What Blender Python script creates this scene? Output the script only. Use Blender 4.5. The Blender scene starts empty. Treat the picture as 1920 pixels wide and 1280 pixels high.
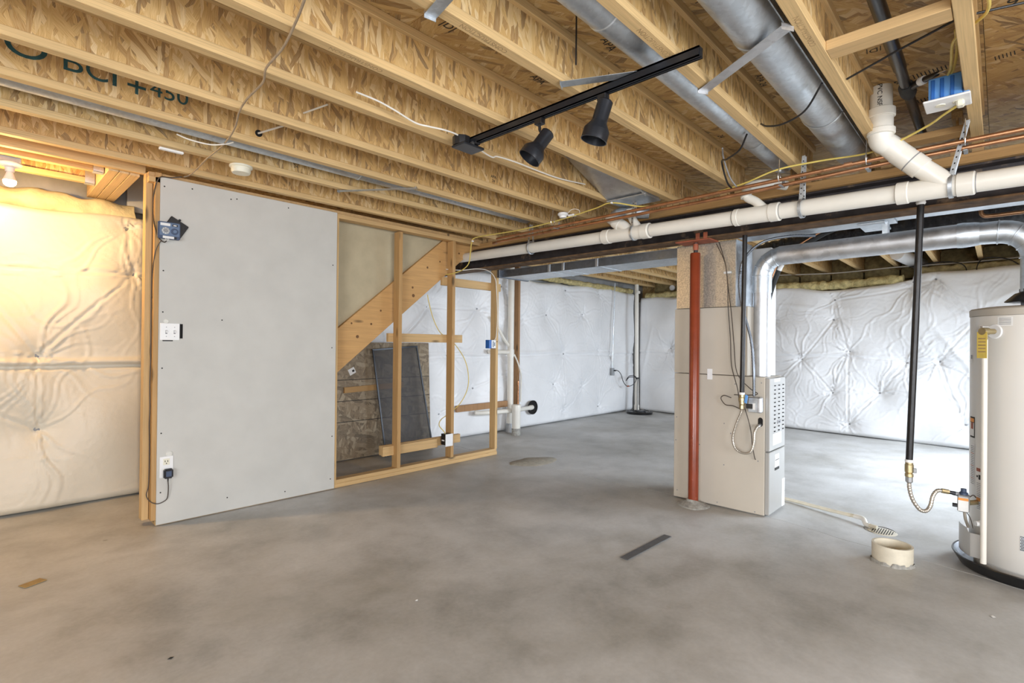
import bpy, bmesh, math, random
import numpy as np
from mathutils import Vector, Matrix, noise

random.seed(7); np.random.seed(7)
S = bpy.context.scene
COL = S.collection
PI = math.pi
V = Vector

# ------------------------------------------------------------------ camera
CAM_H = 1.25
yaw, pitch, roll = (math.radians(a) for a in (43.6, 0.25, 0.6))
fw = V((math.cos(yaw)*math.cos(pitch), math.sin(yaw)*math.cos(pitch), math.sin(pitch)))
rt = V((math.sin(yaw), -math.cos(yaw), 0)); up = rt.cross(fw)
rt2 = rt*math.cos(roll) + up*math.sin(roll); up2 = rt2.cross(fw)
cam_d = bpy.data.cameras.new('camera'); cam = bpy.data.objects.new('camera', cam_d); COL.objects.link(cam)
cam_d.sensor_width = 36; cam_d.lens = 963/1920*36; cam_d.clip_start = 0.02
cam.matrix_world = Matrix((( rt2.x, up2.x, -fw.x, 0), (rt2.y, up2.y, -fw.y, 0), (rt2.z, up2.z, -fw.z, CAM_H), (0, 0, 0, 1)))
S.camera = cam

# ------------------------------------------------------------------ world, door daylight and added fill lamps, exposure
S.view_settings.view_transform = 'Standard'; S.view_settings.look = 'None'
S.view_settings.gamma = 1; S.view_settings.use_curve_mapping = False
S.view_settings.exposure = -0.06
S.cycles.max_bounces = 8; S.cycles.diffuse_bounces = 4; S.cycles.glossy_bounces = 3; S.cycles.transmission_bounces = 4; S.cycles.caustics_reflective = False; S.cycles.caustics_refractive = False
W = bpy.data.worlds.new('world'); S.world = W; W.use_nodes = True
W.node_tree.nodes['Background'].inputs[0].default_value = (0.75, 0.86, 1.0, 1)
W.node_tree.nodes['Background'].inputs[1].default_value = 1.0

def area(name, loc, target, sx, sy, power, color, spread=180):
    l = bpy.data.lights.new(name, 'AREA'); l.shape = 'RECTANGLE'; l.size = sx; l.size_y = sy
    l.energy = power; l.color = color; l.spread = math.radians(spread)
    o = bpy.data.objects.new(name, l); COL.objects.link(o); o.location = loc
    o.rotation_euler = (V(target)-V(loc)).to_track_quat('-Z', 'Y').to_euler()
    return o
COOL = (0.84, 0.92, 1.0)
NEUT = (1.0, 0.97, 0.93)
# daylight at the glazed door; fill lamps in two unseen windows added for them
area('daylight_patio_door', (6.6, -1.43, 1.15), (6.4, 0.75, -0.35), 2.7, 1.9, 240, (0.78, 0.88, 1.0), 125)
area('side_window_fill', (0.4, -3.48, 1.25), (0.4, 1.0, 1.1), 3.4, 1.9, 250, (0.93, 0.96, 1.0))
area('rear_window_fill', (-3.48, -0.6, 1.25), (1.0, 0.7, -0.1), 3.6, 1.9, 215, (0.94, 0.97, 1.0), 130)

# ------------------------------------------------------------------ mesh helpers
class MB:
    """collects shapes in world coordinates; build() links them as one mesh object"""
    def __init__(s): s.v = []; s.f = []
    def add(s, vs, fs):
        b = len(s.v); s.v += [tuple(v) for v in vs]; s.f += [tuple(i+b for i in f) for f in fs]; return s
    def box(s, x0, x1, y0, y1, z0, z1):
        return s.add([(x0,y0,z0),(x1,y0,z0),(x1,y1,z0),(x0,y1,z0),(x0,y0,z1),(x1,y0,z1),(x1,y1,z1),(x0,y1,z1)],
              [(0,3,2,1),(4,5,6,7),(0,1,5,4),(1,2,6,5),(2,3,7,6),(3,0,4,7)])
    def obox(s, c, ax, ay, az):
        """oriented box: centre and three half-axis vectors"""
        c, ax, ay, az = V(c), V(ax), V(ay), V(az)
        if ax.cross(ay).dot(az) < 0: az = -az
        vs = [c+ax*i+ay*j+az*k for k in (-1,1) for (i,j) in ((-1,-1),(1,-1),(1,1),(-1,1))]
        return s.add(vs, [(0,3,2,1),(4,5,6,7),(0,1,5,4),(1,2,6,5),(2,3,7,6),(3,0,4,7)])
    def tube(s, path, r, n=12, caps=True, r_fn=None):
        P = [V(p) for p in path]; m = len(P)
        T = [(P[min(i+1,m-1)]-P[max(i-1,0)]).normalized() for i in range(m)]
        ref = V((0,0,1)) if abs(T[0].z) < .9 else V((1,0,0))
        N = (ref-T[0]*ref.dot(T[0])).normalized(); vs = []
        for i in range(m):
            N = (N-T[i]*N.dot(T[i])).normalized(); B = T[i].cross(N)
            rr = r_fn(i/(m-1)) if r_fn else (r[i] if isinstance(r,(list,tuple)) else r)
            for k in range(n):
                a = 2*PI*k/n; vs.append(P[i]+(N*math.cos(a)+B*math.sin(a))*rr)
        fs = [(i*n+k, i*n+(k+1)%n, (i+1)*n+(k+1)%n, (i+1)*n+k) for i in range(m-1) for k in range(n)]
        if caps: fs += [tuple(range(n-1,-1,-1)), tuple((m-1)*n+k for k in range(n))]
        return s.add(vs, fs)
    def cyl(s, a, b, r, n=20, r2=None): return s.tube([a, b], [r, r if r2 is None else r2], n)
    def lathe(s, base, prof, n=32, axis=(0,0,1), cap=True):
        """prof: list of (radius, height along axis)"""
        ax = V(axis).normalized(); ref = V((0,0,1)) if abs(ax.z) < .9 else V((1,0,0))
        N = (ref-ax*ref.dot(ax)).normalized(); B = ax.cross(N); base = V(base); vs = []
        for (r,h) in prof:
            for k in range(n):
                a = 2*PI*k/n; vs.append(base+ax*h+(N*math.cos(a)+B*math.sin(a))*r)
        m = len(prof)
        fs = [(i*n+k, i*n+(k+1)%n, (i+1)*n+(k+1)%n, (i+1)*n+k) for i in range(m-1) for k in range(n)]
        if cap: fs += [tuple(range(n-1,-1,-1)), tuple((m-1)*n+k for k in range(n))]
        return s.add(vs, fs)
    def prism(s, poly, axis, a, b):
        """poly in the two other axes (XZ for axis 'Y', YZ for 'X', XY for 'Z')"""
        def pt(p, t): return {'Y':(p[0],t,p[1]), 'X':(t,p[0],p[1]), 'Z':(p[0],p[1],t)}[axis]
        n = len(poly)
        return s.add([pt(p,a) for p in poly]+[pt(p,b) for p in poly],
                     [tuple(range(n)), tuple(range(2*n-1,n-1,-1))]+[(i, i+n, (i+1)%n+n, (i+1)%n) for i in range(n)])
    def build(s, name, m, parent=None, bev=0, smooth=True, origin=None, seg=1):
        A = np.array(s.v)
        o = V(origin) if origin is not None else V(((A[:,0].min()+A[:,0].max())/2, (A[:,1].min()+A[:,1].max())/2, A[:,2].min()))
        me = bpy.data.meshes.new(name); me.from_pydata([tuple(V(v)-o) for v in s.v], [], s.f)
        bm = bmesh.new(); bm.from_mesh(me); bmesh.ops.recalc_face_normals(bm, faces=bm.faces)
        if bev:
            es = [e for e in bm.edges if len(e.link_faces) == 2 and e.calc_face_angle() > .6]
            bmesh.ops.bevel(bm, geom=es, offset=bev, segments=seg, affect='EDGES', clamp_overlap=True)
        bm.to_mesh(me); bm.free()
        if smooth:
            me.polygons.foreach_set('use_smooth', [True]*len(me.polygons)); me.set_sharp_from_angle(angle=math.radians(35))
        return link(name, me, m, parent, o)

ORG = {}
def link(name, me, m, parent, world_loc):
    if m is not None: me.materials.append(m)
    ob = bpy.data.objects.new(name, me); COL.objects.link(ob)
    ORG[ob.name] = V(world_loc)
    ob.location = V(world_loc)-(ORG[parent.name] if parent else V((0,0,0)))
    if parent: ob.parent = parent
    return ob
def tag(o, label, cat, group=None):
    o['label'] = label; o['category'] = cat
    if group: o['group'] = group
    return o
def thing(name, label, cat, loc, group=None):
    o = bpy.data.objects.new(name, None); COL.objects.link(o); o.empty_display_size = .05
    o.location = loc; ORG[o.name] = V(loc); return tag(o, label, cat, group)
def struct(o): o['kind'] = 'structure'; return o
def sroot(name, loc=(0,0,0)):
    o = bpy.data.objects.new(name, None); COL.objects.link(o); o.empty_display_size = .05
    o.location = loc; ORG[o.name] = V(loc); return struct(o)
def dup(o, parent, world_loc):
    c = o.copy(); COL.objects.link(c); ORG[c.name] = V(world_loc)
    c.parent = parent; c.location = V(world_loc)-(ORG[parent.name] if parent else V((0,0,0)))
    return c
def smooth_path(pts, k=8):
    P = [V(p) for p in pts]; P = [P[0]*2-P[1]]+P+[P[-1]*2-P[-2]]; out = []
    for i in range(1, len(P)-2):
        a,b,c,d = P[i-1:i+3]
        for j in range(k):
            t = j/k
            out.append(.5*((2*b)+(-a+c)*t+(2*a-5*b+4*c-d)*t*t+(-a+3*b-3*c+d)*t**3))
    out.append(P[-2]); return out
def arc(c, u, v, r, a0, a1, n=8):
    c,u,v = V(c),V(u),V(v)
    return [c+(u*math.cos(a0+(a1-a0)*i/n)+v*math.sin(a0+(a1-a0)*i/n))*r for i in range(n+1)]
def text_mesh(name, body, size, m, parent, loc, rot, extrude=.0006, align='CENTER', stretch=1.0):
    cu = bpy.data.curves.new('t','FONT'); cu.body = body; cu.size = size; cu.extrude = extrude; cu.align_x = align; cu.align_y = 'CENTER'; cu.resolution_u = 5
    t = bpy.data.objects.new('t', cu); COL.objects.link(t); bpy.context.view_layer.update()
    me = bpy.data.meshes.new_from_object(t.evaluated_get(bpy.context.evaluated_depsgraph_get()))
    bpy.data.objects.remove(t); bpy.data.curves.remove(cu)
    me.transform(Matrix.Diagonal((stretch,1,1,1))); me.name = name; me.materials.clear()
    ob = link(name, me, m, parent, loc); ob.rotation_euler = rot; return ob

# ------------------------------------------------------------------ material helpers
class NT:
    def __init__(s, name):
        s.m = bpy.data.materials.new(name); s.m.use_nodes = True; s.t = s.m.node_tree; s.b = s.t.nodes['Principled BSDF']
        s.n = s.t.nodes; s.l = s.t.links
    def node(s, typ, **k):
        n = s.n.new(typ)
        for a,v in k.items(): setattr(n, a, v)
        return n
    def set(s, sock, v):
        if isinstance(v, bpy.types.NodeSocket): s.l.new(v, sock)
        elif v is not None:
            if isinstance(v,(tuple,list)) and len(v) == 3 and sock.type == 'RGBA': v = (*v,1)
            sock.default_value = v
    def coord(s, scale=(1,1,1), rnd=True, rot=(0,0,0), vec=None):
        if vec is None:
            tc = s.node('ShaderNodeTexCoord'); vec = tc.outputs['Object']
            if rnd:
                oi = s.node('ShaderNodeObjectInfo'); ml = s.node('ShaderNodeVectorMath', operation='SCALE')
                cx = s.node('ShaderNodeCombineXYZ')
                for i,f in enumerate((37.0, 91.0, 53.0)):
                    q = s.node('ShaderNodeMath', operation='MULTIPLY'); s.l.new(oi.outputs['Random'], q.inputs[0]); q.inputs[1].default_value = f; s.l.new(q.outputs[0], cx.inputs[i])
                ad = s.node('ShaderNodeVectorMath', operation='ADD'); s.l.new(vec, ad.inputs[0]); s.l.new(cx.outputs[0], ad.inputs[1]); vec = ad.outputs[0]
        mp = s.node('ShaderNodeMapping'); s.l.new(vec, mp.inputs[0]); mp.inputs['Rotation'].default_value = rot; mp.inputs['Scale'].default_value = scale
        return mp.outputs[0]
    def noise(s, vec, scale, detail=4, rough=.55, dist=0):
        n = s.node('ShaderNodeTexNoise'); s.l.new(vec, n.inputs['Vector']); n.inputs['Scale'].default_value = scale; n.inputs['Detail'].default_value = detail
        n.inputs['Roughness'].default_value = rough; n.inputs['Distortion'].default_value = dist; return n.outputs[0]
    def voro(s, vec, scale, feature='F1', out='Color', rand=1.0):
        n = s.node('ShaderNodeTexVoronoi'); n.feature = feature; s.l.new(vec, n.inputs['Vector']); n.inputs['Scale'].default_value = scale; n.inputs['Randomness'].default_value = rand
        return n.outputs[out]
    def ramp(s, fac, stops, interp='LINEAR'):
        r = s.node('ShaderNodeValToRGB'); s.l.new(fac, r.inputs[0]); e = r.color_ramp.elements; r.color_ramp.interpolation = interp
        while len(e) < len(stops): e.new(.5)
        for q,(p,c) in zip(e, stops): q.position = p; q.color = (*c,1) if len(c) == 3 else c
        return r.outputs[0]
    def mix(s, fac, a, b, mode='MIX'):
        x = s.node('ShaderNodeMix', data_type='RGBA', blend_type=mode); s.set(x.inputs[0], fac); s.set(x.inputs[6], a); s.set(x.inputs[7], b); return x.outputs[2]
    def math(s, op, a, b=None):
        x = s.node('ShaderNodeMath', operation=op); s.set(x.inputs[0], a)
        if b is not None: s.set(x.inputs[1], b)
        return x.outputs[0]
    def sep(s, col):
        x = s.node('ShaderNodeSeparateColor'); s.l.new(col, x.inputs[0]); return x.outputs
    def bump(s, h, strength=.3, dist=.01):
        b = s.node('ShaderNodeBump'); s.l.new(h, b.inputs['Height']); b.inputs['Strength'].default_value = strength; b.inputs['Distance'].default_value = dist
        s.l.new(b.outputs[0], s.b.inputs['Normal']); return s
    def out(s, col=None, rough=None, metal=None, spec=None, **k):
        s.set(s.b.inputs['Base Color'], col); s.set(s.b.inputs['Roughness'], rough); s.set(s.b.inputs['Metallic'], metal); s.set(s.b.inputs['Specular IOR Level'], spec)
        for a,v in k.items(): s.set(s.b.inputs[a], v)
        return s.m

def sc(c, f): return tuple(min(1, x*f) for x in c)
def plain(name, col, rough=.5, metal=0, var=.12, scale=18, bump=0, bdist=.004, spec=None, stain=None):
    """one colour with gentle mottling"""
    n = NT(name); co = n.coord(); f = n.noise(co, scale, 4)
    c = n.ramp(f, [(.3, sc(col, 1-var)), (.7, sc(col, 1+var*.6))])
    if stain:
        g = n.noise(co, stain[1], 5, .65); mk = n.ramp(g, [(stain[2], (0,0,0)), (stain[2]+.12, (1,1,1))]); c = n.mix(mk, c, stain[0])
    if bump: n.bump(n.noise(co, scale*2.5, 3), bump, bdist)
    return n.out(c, rough, metal, spec)
def wood(name, axis, col, dark=.62, knots=True, rough=.7, fine=.35):
    n = NT(name); s = [9,9,9]; s['XYZ'.index(axis)] = .55
    co = n.coord(tuple(s)); g = n.noise(co, 4, 6, .65, .5)
    c = n.ramp(g, [(.28, sc(col, dark)), (.45, sc(col, .92)), (.7, sc(col, 1.12))])
    s2 = [70,70,70]; s2['XYZ'.index(axis)] = 1.2
    c = n.mix(fine, c, n.ramp(n.noise(n.coord(tuple(s2)), 3, 2), [(.32, sc(col,.6)), (.48, sc(col,.95)), (.65, sc(col,1.12))]))
    c = n.mix(n.ramp(n.noise(n.coord((1,1,1)), 2.2, 3), [(.4,(0,0,0)), (.75,(.55,.55,.55))]), c, sc(col,.8))
    if knots:
        s3 = [11,11,11]; s3['XYZ'.index(axis)] = 3.2
        k = n.voro(n.coord(tuple(s3)), .75, 'F1', 'Distance'); km = n.ramp(k, [(.08,(1,1,1)), (.17,(0,0,0))]); c = n.mix(km, c, sc(col,.28))
    n.bump(g, .15, .002)
    return n.out(c, rough)
def osb(name, plane, cols, L=.10, Wd=.022, tint=1.0, axis_bias=None):
    """oriented strand board: several layers of long flakes in different directions"""
    n = NT(name); tc = n.node('ShaderNodeTexCoord'); oi = n.node('ShaderNodeObjectInfo')
    sp = n.node('ShaderNodeSeparateXYZ'); n.l.new(tc.outputs['Object'], sp.inputs[0])
    cb = n.node('ShaderNodeCombineXYZ'); a,b = {'XZ':(0,2),'XY':(0,1),'YZ':(1,2)}[plane]
    rx = n.math('MULTIPLY', oi.outputs['Random'], 43.0)
    n.l.new(n.math('ADD', sp.outputs[a], rx), cb.inputs[0]); n.l.new(sp.outputs[b], cb.inputs[1])
    base = cb.outputs[0]
    w = n.node('ShaderNodeTexNoise'); n.l.new(base, w.inputs['Vector']); w.inputs['Scale'].default_value = 22; w.inputs['Detail'].default_value = 1
    sb = n.node('ShaderNodeVectorMath', operation='SUBTRACT'); n.l.new(w.outputs['Color'], sb.inputs[0]); sb.inputs[1].default_value = (.5,.5,.5)
    sl = n.node('ShaderNodeVectorMath', operation='SCALE'); n.l.new(sb.outputs[0], sl.inputs[0]); sl.inputs['Scale'].default_value = .011
    ad = n.node('ShaderNodeVectorMath', operation='ADD'); n.l.new(base, ad.inputs[0]); n.l.new(sl.outputs[0], ad.inputs[1]); base = ad.outputs[0]
    col = None; hgt = None
    angs = axis_bias or (15, 75, -50, 105, 42)
    for i, ang in enumerate(angs):
        rm = n.node('ShaderNodeMapping'); n.l.new(base, rm.inputs[0]); rm.inputs['Rotation'].default_value = (0,0,math.radians(ang)); rm.inputs['Location'].default_value = (i*3.7, i*1.9, 0)
        f = 1+.25*(i%3); mp = n.coord((1/(L*f), 1/(Wd*f), 1), vec=rm.outputs[0])
        vo = n.node('ShaderNodeTexVoronoi', voronoi_dimensions='2D'); n.l.new(mp, vo.inputs['Vector']); vo.inputs['Scale'].default_value = 1
        se = n.sep(vo.outputs['Color'])
        gr = n.noise(n.coord((1/(L*.5), 1/(Wd*.12), 1), vec=rm.outputs[0]), 1, 1)
        c = n.ramp(se[0], [(.0, cols[0]), (.18, cols[1]), (.42, cols[2]), (.74, cols[3]), (1, cols[4])])
        c = n.mix(.42, c, n.ramp(gr, [(.3, cols[1]), (.7, cols[4])]))
        if col is None: col, hgt = c, se[2]
        else:
            mk = n.ramp(se[1], [(.56,(0,0,0)), (.6,(1,1,1))])
            # darker rim where a flake ends
            col = n.mix(mk, col, c); hgt = n.mix(mk, hgt, se[2])
    n.bump(hgt, .35, .004)
    return n.out(col, .62)

def galv(name, tone=(.60,.64,.68), rough=.42, spang=60):
    n = NT(name); co = n.coord(); v = n.sep(n.voro(co, spang))
    c = n.ramp(v[0], [(0, sc(tone,.9)), (1, sc(tone,1.08))]); c = n.mix(n.ramp(n.noise(co, 5, 5), [(.4,(0,0,0)),(.75,(.5,.5,.5))]), c, sc(tone,.75))
    r = n.ramp(n.noise(co, 9, 4), [(.3,(rough-.1,)*3), (.7,(rough+.14,)*3)])
    n.bump(n.noise(co, 6, 2), .06, .01)
    return n.out(c, r, .92)

M = {}
OC = [(.11,.043,.010), (.40,.20,.048), (.64,.375,.108), (.78,.505,.185), (.93,.73,.42)]
M['osb_web'] = osb('osb_web', 'XZ', OC, .12, .015, axis_bias=(72, 112, 45, 92))
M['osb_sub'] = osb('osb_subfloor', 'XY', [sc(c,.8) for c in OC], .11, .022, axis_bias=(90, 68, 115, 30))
M['osb_rim'] = osb('osb_rim', 'YZ', OC, .09, .022)
M['osb_old'] = osb('osb_weathered', 'XZ', [(.075,.05,.03),(.16,.115,.07),(.25,.185,.115),(.36,.28,.185),(.5,.42,.30)], .09, .026, axis_bias=(80, 40, -60, 100, 15))
FL = (.69,.475,.225)
M['flange'] = wood('joist_flange_wood', 'X', FL, .6, knots=False, fine=.55)
M['flange_y'] = wood('header_wood', 'Y', (.70,.50,.265), .7, knots=False)
for a in 'XYZ': M['pine'+a] = wood('pine_along_'+a, a, (.52,.31,.125), .72)
for a in 'XYZ': M['palepine'+a] = wood('pale_pine_along_'+a, a, (.62,.41,.19), .8)
M['brownpine'] = wood('brown_stud', 'Z', (.40,.22,.10), .62)
M['plate_dark'] = wood('aged_plate', 'Y', (.52,.33,.15), .6)

def concrete():
    n = NT('concrete_floor'); co = n.coord(rnd=False)
    a = n.noise(co, .75, 4, .55, .5); b = n.noise(co, 2.6, 6, .6, .2); d = n.noise(co, 45, 4, .6)
    c = n.ramp(a, [(.34,(.31,.305,.285)), (.5,(.48,.477,.465)), (.64,(.66,.66,.66))])
    c = n.mix(.45, c, n.ramp(b, [(.34,(.25,.24,.215)), (.5,(.50,.495,.475)), (.66,(.66,.66,.65))]))
    c = n.mix(.10, c, n.ramp(d, [(.35,(.3,.3,.29)), (.65,(.66,.66,.65))]))
    bro = n.ramp(n.noise(co, 1.25, 4, .6, .9), [(.52,(0,0,0)), (.78,(.45,.45,.45))]); c = n.mix(bro, c, (.36,.335,.28))
    spots = n.voro(co, 2.3, 'F1', 'Distance'); c = n.mix(n.ramp(spots, [(.022,(.5,.5,.5)), (.034,(0,0,0))]), c, (.17,.165,.16))
    n.bump(n.mix(.5, b, d), .08, .004)
    return n.out(c, n.ramp(b, [(.3,(.38,)*3), (.7,(.55,)*3)]), 0, .45)
M['concrete'] = concrete()
M['wall_conc'] = plain('foundation_concrete', (.42,.42,.41), .85, var=.2, scale=6, bump=.2)
M['wall_paint'] = plain('painted_wall', (.72,.71,.69), .8, var=.05)
def vinyl(name, col):
    n = NT(name); co = n.coord(); f = n.noise(co, 3, 5)
    c = n.ramp(f, [(.3, sc(col,.95)), (.7, sc(col,1.02))])
    n.bump(n.mix(.4, n.noise(co, 22, 4, .6, 1.5), n.noise(co, 90, 2)), .22, .006)
    return n.out(c, .38, 0, .4)
M['vinyl'] = vinyl('white_vinyl_facing', (.86,.865,.875))
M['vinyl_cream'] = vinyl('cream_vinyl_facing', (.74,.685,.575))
M['fiberglass'] = plain('yellow_fiberglass', (.62,.52,.25), .95, var=.38, scale=16, bump=.9, bdist=.02)
M['fiberglass_pale'] = plain('pale_fiberglass', (.74,.64,.38), .95, var=.18, scale=9, bump=.5, bdist=.02)
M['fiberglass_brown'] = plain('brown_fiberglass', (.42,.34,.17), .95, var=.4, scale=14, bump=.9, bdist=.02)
M['drywall'] = plain('drywall_face', (.58,.57,.535), .9, var=.05, scale=5, bump=.05)
M['drywall_back'] = plain('drywall_back_paper', (.50,.43,.29), .9, var=.10, scale=7, bump=.05)
M['gypsum'] = plain('gypsum_edge', (.72,.71,.66), .95)
M['galv'] = galv('galvanized_sheet'); M['galv_dark'] = galv('galvanized_dark', (.20,.22,.25), .45, 40)  # the dark copy's tone also stands for shade on the trunk duct side
M['galv_spangle'] = plain('galvanized_spangled', (.68,.63,.54), .36, .8, var=.32, scale=95)
M['galv_vent'] = galv('vent_aluminium', (.62,.63,.65), .42, 30)
M['steel_beam'] = plain('dark_steel_beam', (.045,.038,.040), .6, .2, var=.5, scale=9, bump=.1, stain=((.30,.21,.13), 4.5, .58))
M['rust'] = plain('rusty_flange', (.15,.085,.04), .75, .1, var=.55, scale=14, bump=.2, stain=((.38,.29,.19), 3, .62))
M['red'] = plain('red_post_paint', (.26,.046,.016), .30, 0, var=.22, scale=6, spec=.5, stain=((.50,.17,.09), 9, .68))
M['red_dull'] = plain('red_plate_paint', (.36,.10,.05), .6, 0, var=.3, scale=14)
M['beige'] = plain('furnace_beige_enamel', (.555,.505,.43), .42, 0, var=.05, scale=3)
M['beige_gray'] = plain('furnace_grey_enamel', (.46,.45,.43), .32, .25, var=.05, scale=3)
M['pvc'] = plain('white_pvc', (.80,.77,.70), .32, 0, var=.05, scale=6)
M['pvc_old'] = plain('aged_pvc', (.72,.66,.53), .5, 0, var=.14, scale=11, stain=((.42,.33,.2), 7, .62))
M['white'] = plain('white_plastic', (.85,.85,.85), .35, var=.03)
M['offwhite'] = plain('cream_plastic', (.80,.76,.62), .4, var=.05)
M['label'] = plain('paper_label', (.83,.83,.82), .7, var=.06)
M['orange_label'] = plain('orange_label', (.80,.33,.08), .7, var=.06)
M['ink'] = plain('black_ink', (.03,.028,.025), .8, var=.2)
M['ink_faint'] = plain('brown_ink', (.40,.26,.12), .85, var=.3)
M['teal_ink'] = plain('teal_marker', (.03,.10,.105), .8, var=.35, scale=40)
M['copper'] = plain('copper', (.47,.23,.115), .40, .85, var=.28, scale=12, stain=((.24,.12,.06), 8, .58))
M['copper_dark'] = plain('aged_copper', (.30,.16,.08), .42, .8, var=.4, scale=14)
M['black'] = plain('black_paint', (.012,.012,.014), .38, 0, var=.2)
M['black_satin'] = plain('black_satin', (.022,.024,.030), .32, .3, var=.15)
M['iron'] = plain('black_iron_pipe', (.018,.017,.018), .36, .3, var=.4, scale=20)
M['abs'] = plain('black_abs', (.020,.019,.020), .28, 0, var=.3)
def film():
    n = NT('black_plastic_film'); co = n.coord(); n.bump(n.noise(co, 26, 5, .7, 2.5), .9, .02); return n.out((.012,.012,.015), .2, 0, .6)
M['film'] = film()
M['foam'] = plain('black_foam_sleeve', (.02,.02,.02), .75, var=.3)
M['brass'] = plain('brass', (.52,.43,.25), .35, .85, var=.2)
M['chrome'] = plain('bright_steel', (.7,.7,.7), .25, .95, var=.1)
M['ss_hose'] = plain('coated_gas_hose', (.50,.46,.40), .38, .7, var=.12)
M['blue'] = plain('blue_plastic', (.02,.13,.46), .4, var=.1)
M['blue_lt'] = plain('light_blue_plastic', (.12,.33,.72), .4, var=.1)
M['navy'] = plain('blue_grey_plastic', (.05,.075,.14), .45, var=.1)
M['navy_lt'] = plain('slate_plastic', (.12,.18,.29), .45, var=.1)
M['grey'] = plain('grey_plastic', (.28,.28,.29), .5, var=.1)
M['greybox'] = plain('grey_metal_box', (.36,.37,.38), .5, .5, var=.1)
M['yellow_wire'] = plain('yellow_cable', (.72,.56,.14), .45, var=.12)
M['white_wire'] = plain('white_cable', (.80,.76,.68), .5, var=.08)
M['brown_wire'] = plain('brown_cable', (.36,.27,.18), .5, var=.2)
M['dark_wire'] = plain('dark_cable', (.06,.045,.035), .5, var=.2)
M['tank'] = plain('water_heater_enamel', (.73,.71,.67), .30, 0, var=.03, scale=2)
M['tank_cap'] = plain('water_heater_cap', (.47,.435,.38), .4, 0, var=.04)
M['tag'] = plain('yellow_tag', (.72,.55,.12), .7, var=.12)
M['pan'] = plain('black_drain_pan', (.010,.010,.011), .3, 0, var=.2)
M['void'] = plain('dark_void', (.006,.005,.005), .9, var=.1)
M['patch'] = plain('sandy_concrete_patch', (.42,.385,.315), .9, var=.22, scale=25, bump=.4)
M['strip'] = plain('dull_metal_strip', (.14,.145,.155), .5, .4, var=.2)
M['knot'] = plain('pine_knot', (.16,.075,.025), .7, var=.3, scale=60)
M['dirt'] = plain('crumbly_grout', (.36,.35,.32), .95, var=.35, scale=40, bump=.6)
M['cardboard'] = plain('brown_scrap', (.42,.29,.12), .9, var=.2)
def glass():
    n = NT('window_glass'); n.b.inputs['Transmission Weight'].default_value = 1; return n.out((.95,.97,1), .02)
M['glass'] = glass()
def screen_mesh():
    n = NT('insect_mesh'); n.b.inputs['Alpha'].default_value = .42; return n.out((.09,.09,.095), .6)
M['mesh'] = screen_mesh()
def glow():
    n = NT('lit_bulb'); n.b.inputs['Emission Color'].default_value = (1.0,.60,.22,1); n.b.inputs['Emission Strength'].default_value = 1500; return n.out((1,.9,.75), .4)
M['glow'] = glow()
# ------------------------------------------------------------------ room shell
X0, X1, Y0, Y1 = -3.6, 9.45, -3.6, 5.32
ZJ, ZS = 2.38, 2.615            # underside of joists, underside of subfloor
def crack(y): return 3.715+.345*(1/(1+math.exp(-(y-.35)*2.6)))+.012*math.sin(y*7)+.006*math.sin(y*23)
def make_floor():
    xs = list(np.arange(X0, 3.6, .2))+list(np.arange(3.6, 3.96, .06))+[3.985, 3.9968, 4.0, 4.0032, 4.015]+list(np.arange(4.05, 5.2, .06))+list(np.arange(5.2, X1+.01, .2))
    ys = list(np.arange(Y0, -.6, .2))+list(np.arange(-.6, 1.8, .06))+list(np.arange(1.8, Y1+.2, .1))
    vs = []; nx, ny = len(xs), len(ys)
    for y in ys:
        for x in xs:
            w = max(0, 1-abs(x-4)/1.6); w = w*w*(3-2*w)
            xx = x+w*(crack(y)-4)
            z = .006*(noise.noise(V((xx*.7, y*.7, 0)))) if xx > -3 else 0
            d = math.hypot(xx-4.40, (y-.60)*1.0); z -= .034*max(0, 1-d/.62)**1.1
            if x == 4.0: z -= .006
            vs.append((xx, y, z-.004))
    fs = [(j*nx+i, j*nx+i+1, (j+1)*nx+i+1, (j+1)*nx+i) for j in range(ny-1) for i in range(nx-1)]
    n0 = len(vs); vs += [(X0,Y0,-.3),(X1,Y0,-.3),(X1,Y1+.2,-.3),(X0,Y1+.2,-.3)]; fs.append((n0,n0+3,n0+2,n0+1))
    b = MB(); b.add(vs, fs); return struct(b.build('floor', M['concrete'], origin=(0,0,0)))
make_floor()
wl = struct(MB().box(X0-.2, X1+.2, Y1, Y1+.2, -.3, ZS+.02).build('wall_left', M['wall_conc']))
wf = MB(); wf.prism([(8.445+.085*5.3+.12,5.3),(X1,5.3),(X1,Y0),(8.445+.085*Y0+.12,Y0)], 'Z', -.3, 2.085); struct(wf.build('wall_far', M['wall_conc'], smooth=False))
struct(MB().box(X1, X1+.1, Y0, Y1+.2, 2.0, 2.66).build('trim_1', M['osb_rim']))
def wall_with_openings(name, axis, pos, lo, hi, ops):
    """wall panels round rectangular openings (a, b, z0, z1)"""
    b = MB(); t0, t1 = sorted((pos, pos-.2))
    def bx(a, c, z0, z1):
        if axis == 'Y': b.box(a, c, t0, t1, z0, z1)
        else: b.box(t0, t1, a, c, z0, z1)
    cur = lo
    for (a,c,z0,z1) in ops:
        bx(cur, a, -.3, ZS); bx(a, c, -.3, z0); bx(a, c, z1, ZS); cur = c
    bx(cur, hi, -.3, ZS)
    return struct(b.build(name, M['wall_paint']))
wall_with_openings('wall_right', 'Y', Y0, X0-.2, 4.9, [(-1.3,2.1,.3,2.2)])
wall_with_openings('wall_entry', 'Y', -1.5, 4.7, X1+.2, [(5.2,8.0,.08,2.12)])  # unseen stepped-in wall with its return, shaped to bring the door daylight closer
struct(MB().box(4.7, 4.9, Y0, -1.7, -.3, ZS).build('wall_return', M['wall_paint']))
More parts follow.
